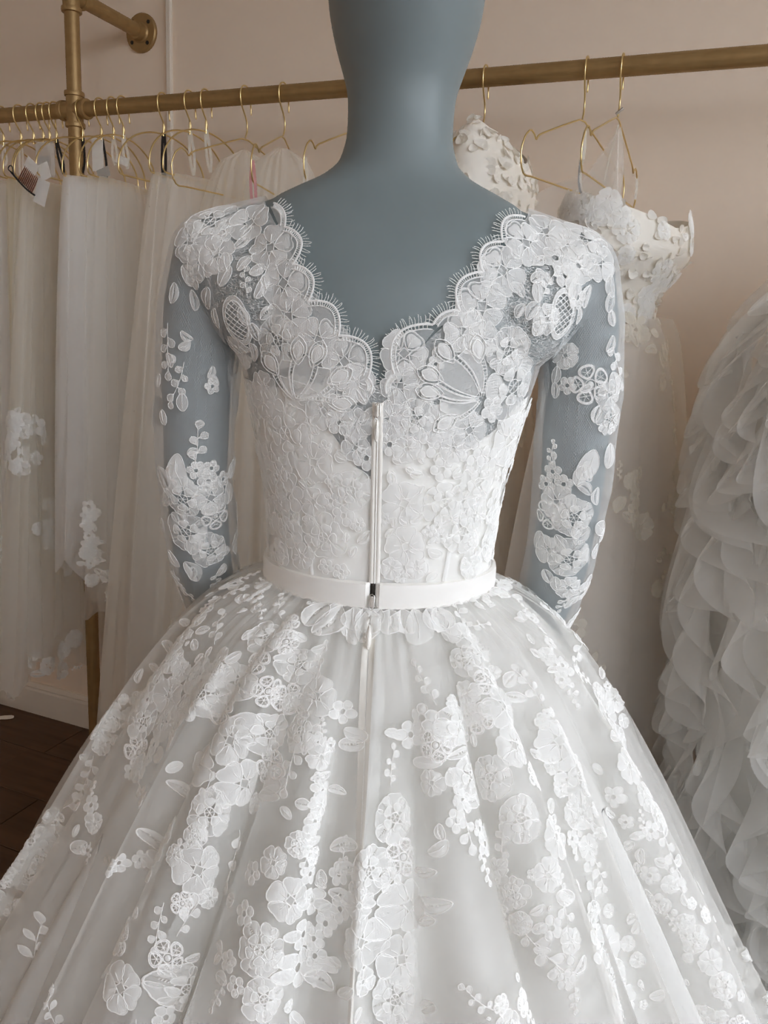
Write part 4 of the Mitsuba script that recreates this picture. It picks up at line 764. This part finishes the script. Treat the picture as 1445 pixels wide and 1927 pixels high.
def card(key, c, right, up, w, h, bsdf, thick=.0006, **kw):
    right = right / np.linalg.norm(right); up = up - right * (up @ right); up /= np.linalg.norm(up); n = np.cross(right, up)
    m = boxm((-w / 2, -h / 2, -thick / 2), (w / 2, h / 2, thick / 2)); return add(key, (m[0] @ np.stack([right, up, n]) + c, m[1]), bsdf, **kw)
def motif_on(surf, key, kind, c, ang, R, seed, bsdf='lace_cream', **kw):
    return surf.lay(key, KINDS[kind][0](R, np.random.default_rng(seed)), c, ang, bsdf, off=.001, **kw)
rg = np.random.default_rng(17)
HO = [ # u, yaw, width, height, label
 (-1.724, .05, .25, .100, 'gold hoop hanger at the left edge of the photo, cut by the frame'),
 (-1.666, .02, .25, .102, 'gold hoop hanger second from the left end of the rail'),
 (-1.625, -.05, .24, .100, 'gold hoop hanger third from the left end of the rail, above the cream veil'),
 (-1.594, .00, .25, .102, 'first of three close gold hoop hangers left of the post'),
 (-1.574, -.02, .24, .104, 'middle of three close gold hoop hangers left of the post'),
 (-1.552, .06, .25, .104, 'gold hoop hanger with a black ribbon, just left of the post'),
 (-1.471, .10, .27, .104, 'gold hoop hanger with a black ribbon, just right of the post'),
 (-1.415, .06, .24, .105, 'gold hoop hanger over the bright white dotted veil, second right of the post'),
 (-1.379, -.08, .25, .105, 'gold hoop hanger with a white ribbon, third right of the post'),
 (-1.350, -.04, .25, .105, 'gold hoop hanger with a small paper tag, fourth right of the post'),
 (-1.236, .16, .26, .108, 'bare gold hoop hanger with long black ribbon in front of the wall trim'),
 (-1.164, .04, .27, .108, 'gold hoop hanger right of the bare hoop, holding the dotted beige veil'),
 (-1.121, .14, .26, .108, 'last gold hoop hanger before the wire dress hangers, with a white ribbon')]
H = [hoop_hanger(u, y, w, h, l) for u, y, w, h, l in HO]
VE = [ # hanger, material, w0, w1, t0, t1, length, folds, amp, label, lean
 (0, 'veil_white', .20, .38, .03, .15, 1.28, 16, .022, 'long white veil at the left edge, hanging almost to the baseboard', (.0, .02)),
 (1, 'veil_white', .18, .28, .03, .10, 1.05, 12, .018, 'white veil second from the left edge', (.02, .02)),
 (2, 'veil_cream', .18, .22, .035, .07, 1.00, 9, .012, 'cream yellow veil on the third hoop', (0, 0)),
 (3, 'veil_beige', .18, .30, .025, .10, 1.22, 12, .018, 'beige veil behind the cream one with beaded hem', (-.02, .04)),
 (4, 'veil_sheer', .18, .32, .025, .11, 1.16, 12, .018, 'very sheer veil hanging left of the post', (.0, .03)),
 (5, 'veil_beige', .20, .34, .030, .14, 1.26, 13, .022, 'beige veil with the comb and tags at its top', (-.02, .07)),
 (7, 'veil_bright', .22, .32, .075, .17, .93, 13, .020, 'bright white veil with scattered sequins and a short hem', (0, .01)),
 (8, 'veil_sheer', .20, .36, .03, .13, .95, 11, .020, 'sheer veil ending in a beaded lace border', (.02, .0)),
 (9, 'veil_sheer', .18, .36, .03, .14, 1.00, 12, .020, 'very sheer veil below the paper tag hoop', (.0, .02)),
 (11, 'veil_beige', .24, .46, .055, .24, 1.62, 16, .030, 'long beige dotted veil falling to the floor behind the left sleeve', (-.04, .05)),
 (12, 'veil_sheer', .20, .50, .05, .22, 1.50, 13, .028, 'long sheer veil behind the mannequin left arm', (-.02, .06))]
VS = {}
for i, mat, w0, w1, t0, t1, L_, nf, amp, lab, lean in VE:
    t, c, d, hh = H[i]; C = c - EZ * (hh - .003)
    k = thing('veil', lab, 'veil', None)
    V, F = cloth(C, d, w0, w1, t0, t1, L_, nf, amp, 100 + i, lean=lean, close=i not in (1, 3, 4, 8, 9, 12))
    add(k + '__tulle', (V, F), mat, smooth=True)
    if i in (0, 7): add(k + '__tulle_underlayer', cloth(C - EZ * .004, d, w0 * .92, w1 * .9, t0 * .6, t1 * .7, L_ * .93, nf - 3, amp * 1.2, 300 + i, lean=lean), mat, smooth=True)
    VS[i] = (k, Surf(V, normals(V, F), True), V)
for i, n, zr in ((7, 150, None), (11, 220, None), (3, 260, (.28, .55)), (0, 60, None), (8, 80, None)): sequins(VS[i][0] + '__sequins', VS[i][2], n, i, zr=zr)
def patch(u0, u1, z0, z1, n, kinds, R, seed):   # lace motifs on the near side of whichever veil hangs foremost there
    g = np.random.default_rng(seed); best = None
    for i, (k, S, V) in VS.items():
        u, v = V @ E1, V @ E2; m = (u > u0) & (u < u1) & (V[:, 2] > z0) & (V[:, 2] < z1)
        if m.sum() > 8 and (best is None or np.percentile(v[m], 5) < best[0]): best = (np.percentile(v[m], 5), i, V[m & (v < np.percentile(v[m], 40))])
    if best is None: return
    k, S, _ = VS[best[1]]; V = best[2]
    for j in range(n):
        kd = kinds[j % len(kinds)]; S.lay(k + '__' + KINDS[kd][1], KINDS[kd][0](R * g.uniform(.75, 1.2) * (1.4 if kd == 'leaf' else 1), g), V[g.integers(0, len(V))], g.uniform(0, 6.28), 'lace', off=.0020 + .0006 * (j % 5))
patch(-1.66, -1.54, .885, 1.01, 34, ('rose', 'daisy', 'daisy', 'leaf'), .024, 5)
patch(-1.56, -1.49, .68, .80, 18, ('rose', 'daisy'), .020, 6)
patch(-1.40, -1.335, .67, .82, 40, ('rose', 'daisy', 'leaf', 'daisy'), .014, 7)
patch(-1.35, -1.30, .59, .67, 8, ('rose', 'leaf'), .016, 8)
patch(-1.59, -1.51, .29, .40, 16, ('sprig', 'rose', 'leaf'), .024, 9)
patch(-1.72, -1.62, .62, .76, 8, ('leaf', 'daisy'), .022, 10)
# ribbons on the hangers
def strap(i, mat, drop, w=.007, dx=0., veil=None):
    t, c, d, hh = H[i]; q = np.cross(EZ, d)
    top = c + EZ * .004 - q * .0; b = c - EZ * drop + E1 * dx
    for s in (-1, 1): ribbon(t + '__hanging_ribbon', curve([top + q * s * .002, top + q * s * .004 - EZ * .02 + E1 * dx * .2, (top + b) / 2 + q * s * .006, b], 12), w, mat, side=E2)
for i, mat, drop, dx in ((5, 'black_ribbon', .075, .018), (6, 'black_ribbon', .075, -.003), (7, 'black_ribbon', .095, .012), (10, 'black_ribbon', .105, 0), (8, 'white_ribbon', .06, .004), (9, 'white_ribbon', .07, .01), (11, 'white_ribbon', .09, .01), (12, 'white_ribbon', .085, .012), (0, 'white_ribbon', .05, .002), (1, 'white_ribbon', .09, -.004), (4, 'white_ribbon', .03, 0)): strap(i, mat, drop, dx=dx)
# comb, tags
cc = H[5][1] - EZ * .125 + E1 * .03 - E2 * .135
ax = E1 * .80 - EZ * .55 - E2 * .1; ax /= np.linalg.norm(ax); upc = E1 * .5 + EZ * .8; upc -= ax * (upc @ ax); upc /= np.linalg.norm(upc)
hc = thing('hair_comb', 'small brown hair comb on the beige veil left of the post', 'hair comb')
add('hair_comb__spine', tube(curve([cc - ax * .055, cc - ax * .03 - upc * .002, cc + ax * .03 - upc * .002, cc + ax * .042], 12), .0021, 8), 'black_ribbon', smooth=True)
add('hair_comb__wire_loop', tube(curve([cc - ax * .055, cc - ax * .066 + upc * .006, cc - ax * .060 + upc * .012, cc - ax * .048 + upc * .004, cc - ax * .04], 16), .0012, 6), 'black_ribbon', smooth=True)
for j in range(10): add('hair_comb__tooth', tube([cc + ax * (-.022 + .0058 * j), cc + ax * (-.021 + .0058 * j) + upc * .018, cc + ax * (-.019 + .0055 * j) + upc * .036], [.0016, .0015, .0009], 6), 'comb_brown', smooth=True)
card('hair_comb__card', cc + upc * .046 - ax * .002, ax, upc, .044, .026, 'paper')
def tag(c, right, up, w, h, lab, mat='paper'): return card('paper_tag', np.asarray(c), right, up, w, h, mat, label=lab, cat='tag')
tag(cc + ax * .030 + upc * .055 + E2 * .01, E1 + EZ * .3, EZ, .030, .036, 'white paper tag right of the brown comb')
tag(cc + ax * .045 + upc * .012 + E2 * .012, E1 * .8 + EZ * -.3, EZ, .036, .055, 'crumpled care label curling below the tag beside the comb')
tag(H[7][1] - EZ * .035 - E1 * .012, E1, EZ - E1 * .1, .034, .075, 'tall white paper tag hanging behind the second hoop right of the post')
tag(H[9][1] - EZ * .056 + E1 * .012 - E2 * .02, E1 - EZ * .35, EZ, .038, .018, 'small paper tag hanging at the fourth hoop right of the post')
tag(H[8][1] - EZ * .088 + E1 * .012 - E2 * .05, E1 + EZ * .3, EZ, .036, .022, 'greyish paper tag tucked into the bright white veil', 'paper_grey')
pk = thing('plastic_pouch', 'clear plastic pouch hanging at the hoops left of the post', 'pouch')
pv_, pf_ = boxm((-.028, -.006, -.040), (.028, .006, .040), .005); pv_ = pv_ + meshkit.noise(pv_ * 90)[:, None] * .004
add('plastic_pouch__sleeve', (pv_ @ np.stack([E1, E2, EZ]) + H[4][1] - EZ * .055 + E1 * .03 - E2 * .05, pf_), 'clear_plastic')
card('plastic_pouch__insert', H[4][1] - EZ * .060 + E1 * .03 - E2 * .05, E1, EZ, .034, .030, 'paper_grey')
add('plastic_pouch__cord', tube([H[4][1] - EZ * .017 + E1 * .03 - E2 * .05, H[4][1] - EZ * .004 + E1 * .01 - E2 * .02, H[4][1]], .0006, 5), 'white_ribbon')

# wire dress hangers with what hangs on them
WH = [(-1.019, .25, 'gold wire hanger carrying a gathered tulle veil, left of the mannequin shoulder'), (-.925, -.22, 'gold wire hanger with pink ribbon loops beside the mannequin neck'), (-.765, .0, 'gold wire hanger mostly hidden behind the mannequin neck'),
      (-.484, .05, 'gold wire hanger just right of the neck, holding the petal bodice'), (-.294, .32, 'gold wire hanger with empty notched shoulder, left of the two on the right'), (-.231, .12, 'rightmost gold wire hanger, holding the white organza stole')]
W = [wire_hanger(u, y, l) for u, y, l in WH]
# gathered tulle veils on the first two
for i, mat, dx, w0, w1, L_, lab in ((0, 'veil_sheer', .10, .02, .50, 1.30, 'sheer tulle veil gathered to a point on the first wire hanger'), (1, 'veil_sheer', .0, .03, .46, 1.35, 'speckled sheer veil gathered on the second wire hanger')):
    t, c, d, ends = W[i]; k = thing('veil', lab, 'veil')
    C = c - EZ * .028 + d * .0
    for j, (a, mm) in enumerate(((1., 'veil_beige'),)):
        V, F = cloth(C - EZ * .012 * j, E1 * .9 + E2 * .436, w0, w1 * a, .03, .24 * a, L_, 12, .024, 500 + i * 10 + j, ease=.42, nr=60, lean=(.02, -.03))
        add(k + ('__tulle' if j == 0 else '__tulle_underlayer'), (V, F), mm, smooth=True)
    sequins(k + '__sequins', V, 420, 77 + i, .0013)
for i, e, dz in ((1, 0, .085), (1, 1, .05)):
    t, c, d, ends = W[i]; p = ends[e] - EZ * .02
    for s in (-1, 1): ribbon(t + '__pink_ribbon', curve([p + EZ * .012, p - EZ * .012 + E1 * .004 * s, p - EZ * dz + E1 * (.006 + .003 * s), p - EZ * (dz + .05) + E1 * .010], 14), .0065, 'pink_ribbon', side=E2)
    labels[t + '__pink_ribbon'] = {'label': 'pink ribbon loop'}
t, c, d, ends = W[2]; p = ends[0] - EZ * .02
for s in (-1, 1): ribbon(t + '__white_ribbon', curve([p + EZ * .012, p - EZ * .02 + E1 * .003 * s, p - EZ * .09 + E1 * .003 * s], 10), .004, 'white_ribbon', side=E2)

# ------------------------------------------------------------------ gowns on the right
def petals(key, S, pts, r, seed, bsdf='petal_cloth'):
    g = np.random.default_rng(seed)
    for p in pts:
        p0, n = S.drop(p[None]); p0, n = p0[0], n[0]; n = n + g.normal(0, .35, 3); n /= np.linalg.norm(n)
        a = np.cross(n, [0.3, .1, 1.]); a /= np.linalg.norm(a); b = np.cross(n, a); R = r * g.uniform(.7, 1.35); th = np.arange(12) / 12 * 2 * PI
        rr = R * (1 + .12 * np.sin(th * 3 + g.uniform(0, 6))); cup = g.uniform(.1, .45)
        P = np.vstack([p0[None] + n * .001] + [p0 + n * (.001 + cup * R * k * k) + (rr * k)[:, None] * (np.cos(th)[:, None] * a + np.sin(th)[:, None] * b * .8) for k in (.55, 1.)])
        k = np.arange(12); k2 = (k + 1) % 12
        F = np.vstack([np.stack([0 * k, 1 + k, 1 + k2], 1), np.stack([1 + k, 13 + k, 13 + k2], 1), np.stack([1 + k, 13 + k2, 1 + k2], 1)])
        add(key, (P, F), bsdf, smooth=True)
scene['petal_cloth'] = {'type': 'principledthin', 'base_color': {'type': 'rgb', 'value': [.88, .855, .80]}, 'roughness': .5, 'diff_trans': .5, 'spec_trans': 0.0, 'eta': 1.3}
scene['cream_satin'] = pr((.80, .76, .69), .5, specular=.3)
scene['blush_lining'] = pr((.80, .735, .66), .8)
def bodice(C, d, prof, heart, n=72, m=30):       # prof: rows (z below the top, half width, half thickness); the top edge dips by heart
    q = np.cross(EZ, d); pz, pw, pt = np.array(prof).T; th = np.arange(n) / n * 2 * PI; h = np.linspace(0, 1, m)[:, None]
    top = heart * (1 - np.abs(np.cos(th)) ** 1.2); zz = top + (pz[-1] - top) * h
    w, t = PC(pz, pw)(zz), PC(pz, pt)(zz)
    V = C + d * (w * np.cos(th))[..., None] + q * (t * np.sin(th))[..., None] - EZ * zz[..., None]
    return V.reshape(-1, 3), grid_faces(m, n, True)
# gown with cloth petals, right of the neck
t, c, d, ends = W[3]
k = thing('hanging_gown', 'gown with cloth petals on its bodice hanging just right of the mannequin neck', 'wedding dress')
C = c - EZ * .015 + E1 * .02
V, F = bodice(C, d, [(0, .10, .028), (.04, .15, .060), (.12, .165, .085), (.20, .15, .085), (.30, .125, .075), (.36, .13, .08)], .06)
add(k + '__bodice', (V, F), 'cream_satin', smooth=True); S = Surf(V, normals(V, F), True); g = np.random.default_rng(4)
vis = V[((V - EYE) * S.N).sum(1) < .1]; petals(k + '__petal', S, vis[g.integers(0, len(vis), 240)], .0105, 5)
V, F = cloth(C - EZ * .355, d, .26, .72, .16, .36, 1.22, 14, .022, 41, lean=(.07, 0)); add(k + '__skirt', (V, F), 'veil_beige', smooth=True)
S = Surf(V, normals(V, F), True); V2, F2 = cloth(C - EZ * .36, d, .24, .62, .14, .30, 1.2, 9, .016, 42, lean=(.07, 0)); add(k + '__skirt_lining', (V2, F2), 'blush_lining', smooth=True)
near = V[(((V - EYE) * S.N).sum(1) < 0) & (V[:, 2] > .85)]
for j in range(46): kd = ('rose', 'leaf', 'sprig', 'daisy')[j % 4]; S.lay(k + '__' + KINDS[kd][1], KINDS[kd][0](.028 * g.uniform(.7, 1.2), g), near[g.integers(0, len(near))], g.uniform(0, 6.3), 'lace_cream', off=.0015)
# strapless floral gown behind the right sleeve
k = thing('hanging_gown', 'strapless gown with floral bust and sheer appliqued skirt behind the right lace sleeve', 'wedding dress')
d = math.cos(.45) * E2 + math.sin(.45) * E1
C = R3(-.185, 1.50, 1.475)
V, F = bodice(C, d, [(-.02, .13, .075), (.03, .145, .095), (.07, .145, .10), (.10, .125, .085), (.14, .095, .058), (.19, .085, .05)], .035)
add(k + '__bodice', (V, F), 'cream_satin', smooth=True); S = Surf(V, normals(V, F), True); vis = V[(((V - EYE) * S.N).sum(1) < .1) & (V[:, 2] > 1.29)]
petals(k + '__petal', S, vis[g.integers(0, len(vis), 130)], .0078, 6)
for j in range(60): kd = ('rose', 'leaf', 'peony', 'rose')[j % 4]; S.lay(k + '__' + KINDS[kd][1], KINDS[kd][0](.021 * g.uniform(.7, 1.2), g), vis[g.integers(0, len(vis))], g.uniform(0, 6.3), 'lace', off=.004)
V, F = cloth(C - EZ * .18, d, .19, .62, .11, .36, 1.24, 9, .026, 51, ease=.62, lean=(.06, 0)); add(k + '__skirt', (V, F), 'organza', smooth=True)
S = Surf(V, normals(V, F), True); V2, F2 = cloth(C - EZ * .18, d, .16, .46, .08, .22, 1.2, 7, .012, 52, ease=.7, lean=(.06, 0)); add(k + '__skirt_lining', (V2, F2), 'blush_lining', smooth=True)
V2, F2 = cloth(C - EZ * .175 + E1 * .025 + E2 * .10, d, .19, .60, .10, .30, 1.2, 8, .022, 53, ease=.6, lean=(.03, 0)); add(k + '__overskirt', (V2, F2), 'veil_beige', smooth=True)
near = V[(((V - EYE) * S.N).sum(1) < 0) & (V[:, 2] > .35)]
hubs = near[g.integers(0, len(near), 26)]
for j in range(180):
    kd = ('rose', 'leaf', 'leaf', 'sprig', 'leaf', 'leaf', 'daisy')[j % 7]; p = near[np.argsort(np.linalg.norm(near - hubs[j % 26], axis=1))[int(g.integers(0, 70))]]
    S.lay(k + '__' + KINDS[kd][1], KINDS[kd][0](.020 * g.uniform(.7, 1.25) * (1.4 if kd in ('leaf', 'sprig') else 1), g), p, g.uniform(0, 6.3), 'lace_cream', off=.002)
for e in (0, 1): ribbon(k + '__hanging_strap', curve([W[5][3][0] - EZ * .012 + E1 * (.003 * e), W[5][3][0] - EZ * .08 + E1 * (.002 + .003 * e), C - EZ * .0 - d * .12 + E1 * .004 * e], 14), .0035, ('grey_ribbon', 'white_ribbon')[e], side=E2)
# organza stole on the rightmost hanger
t, c, d, ends = W[5]
k = thing('organza_stole', 'sheer white organza stole draped from the rightmost wire hanger', 'stole')
top = c - EZ * .012 + E2 * .02
def sheet(A, B, n=24, m=30, bulge=.03, seed=0, wav=.012):   # sheet between an upper curve A and a lower curve B
    A, B = curve(A, n), curve(B, n); h = np.linspace(0, 1, m)[:, None, None]; P = A[None] * (1 - h) + B[None] * h
    P = P - E2 * (bulge * np.sin(h * PI) + wav * np.sin(np.linspace(0, 14, n)[None, :, None] + 2 * h + seed) * (.3 + .7 * h))
    return P.reshape(-1, 3), grid_faces(m, n, False)
q = lambda u, v, z: R3(u, v, z)
add(k + '__panel', sheet([top, top - E1 * .03 - EZ * .06 + E2 * .05, q(-.335, 1.68, 1.56), q(-.395, 1.66, 1.515)], [top + EZ * -.24 + E1 * .03, q(-.24, 1.70, 1.42), q(-.32, 1.68, 1.40), q(-.42, 1.66, 1.38)], seed=1), 'organza', smooth=True)
add(k + '__panel', sheet([top + E1 * .005, top - EZ * .07 + E1 * .012 + E2 * .04, top - EZ * .115 + E1 * .008 + E2 * .06], [q(-.39, 1.72, 1.40), q(-.29, 1.72, 1.38), q(-.19, 1.70, 1.39)], seed=2, wav=.006), 'organza', smooth=True)
add(k + '__folded_end', sheet([top - EZ * .115 + E1 * .005 + E2 * .06, top - EZ * .15 + E1 * .055 + E2 * .06, top - EZ * .175 + E1 * .095 + E2 * .06], [top - EZ * .26 + E2 * .06, top - EZ * .27 + E1 * .03 + E2 * .06, top - EZ * .245 + E1 * .075 + E2 * .05], n=16, m=20, bulge=.02, seed=3, wav=.003), 'organza', smooth=True)
ribbon(k + '__ribbon', [top + EZ * .004, top - EZ * .06 - E1 * .012, top - EZ * .118 - E1 * .018], .003, 'white_ribbon', side=E2)
add(t + '__clip', tube([c + EZ * .004 - E1 * .004, c + EZ * .014 + E1 * .008], .0026, 8), 'zip_metal', smooth=True)
for e, en in enumerate(ends):
    ribbon(t + '__hanging_strap', [en + EZ * .014, en - EZ * .01 + E1 * .002, en - EZ * .030 + E1 * .001], .005, 'white_ribbon', side=E2)
# ruffled tulle gown at the right edge
k = thing('ruffled_gown', 'voluminous white gown of crumpled tulle ruffles at the right edge of the photo', 'wedding dress')
RC = R3(.345, 1.44, 0.); rp = PC([.02, .10, .25, .6, 1.0, 1.22, 1.36, 1.46, 1.56], [.20, .22, .27, .325, .335, .315, .24, .15, .09])
def cone(th, z, off=0.): r = rp(z) + off; return RC + (r * np.sin(th))[..., None] * E1 - (r * np.cos(th))[..., None] * E2 + np.asarray(z)[..., None] * EZ
zz_ = np.linspace(.02, 1.56, 50); th = np.arange(90) / 90 * 2 * PI
fo = .014 * np.sin(th * 11 + 1)[None] * np.ones((50, 1)) - .03
add(k + '__lining', (cone(th[None] + 0 * zz_[:, None], zz_[:, None] + 0 * th[None], fo).reshape(-1, 3), grid_faces(50, 90, True)), 'lining', smooth=True)
g = np.random.default_rng(23)
for j in range(270):
    th0 = g.uniform(-2.0, 1.1); z0 = g.uniform(.25, 1.50); n = 64; s = np.linspace(0, 1, n); L_ = g.uniform(.18, .5); sw = g.uniform(-.5, .9)
    zb = np.clip(z0 - L_ * s + .02 * np.sin(s * 9 + j), .03, 1.55); tb = th0 + sw * s + .08 * np.sin(s * 7 + g.uniform(0, 6))
    wv = g.uniform(10, 22); p0 = g.uniform(0, 6); rows = []
    for h in np.linspace(0, 1, 6):
        o = .006 + .055 * h * (.7 + .3 * np.sin(s * wv * .6 + p0)) * np.sin(np.clip(s * 6, 0, PI / 2)) * np.sin(np.clip((1 - s) * 6, 0, PI / 2))
        rows.append(cone(tb + h * .085 * np.sin(s * wv + p0) + h * .10, np.clip(zb - .045 * h + .028 * h * np.cos(s * wv * .8 + p0), .02, 1.55), o))
    add(k + '__ruffle', (np.stack(rows).reshape(-1, 3), grid_faces(6, n, False)), 'ruffle_tulle', smooth=True)
# crumpled hem on the floor at the left
u_, v_ = np.meshgrid(np.linspace(-1, 1, 40), np.linspace(-1, 1, 30)); r_ = np.hypot(u_, v_)
hgt = .075 * np.clip(1 - r_ ** 2, 0, 1) ** .7 * (.6 + .8 * meshkit.fbm(np.stack([u_ * 3, v_ * 3, 0 * u_], -1), 3, 4)) + .002
add('crumpled_cloth', (R3(-2.18 + .16 * u_ + .02 * np.sin(v_ * 9), 1.66 + .11 * v_ + .02 * np.sin(u_ * 8), ZF + hgt).reshape(-1, 3), grid_faces(30, 40, False)), 'lining', smooth=True, label='crumpled white cloth lying on the dark floor at the left edge', cat='cloth')
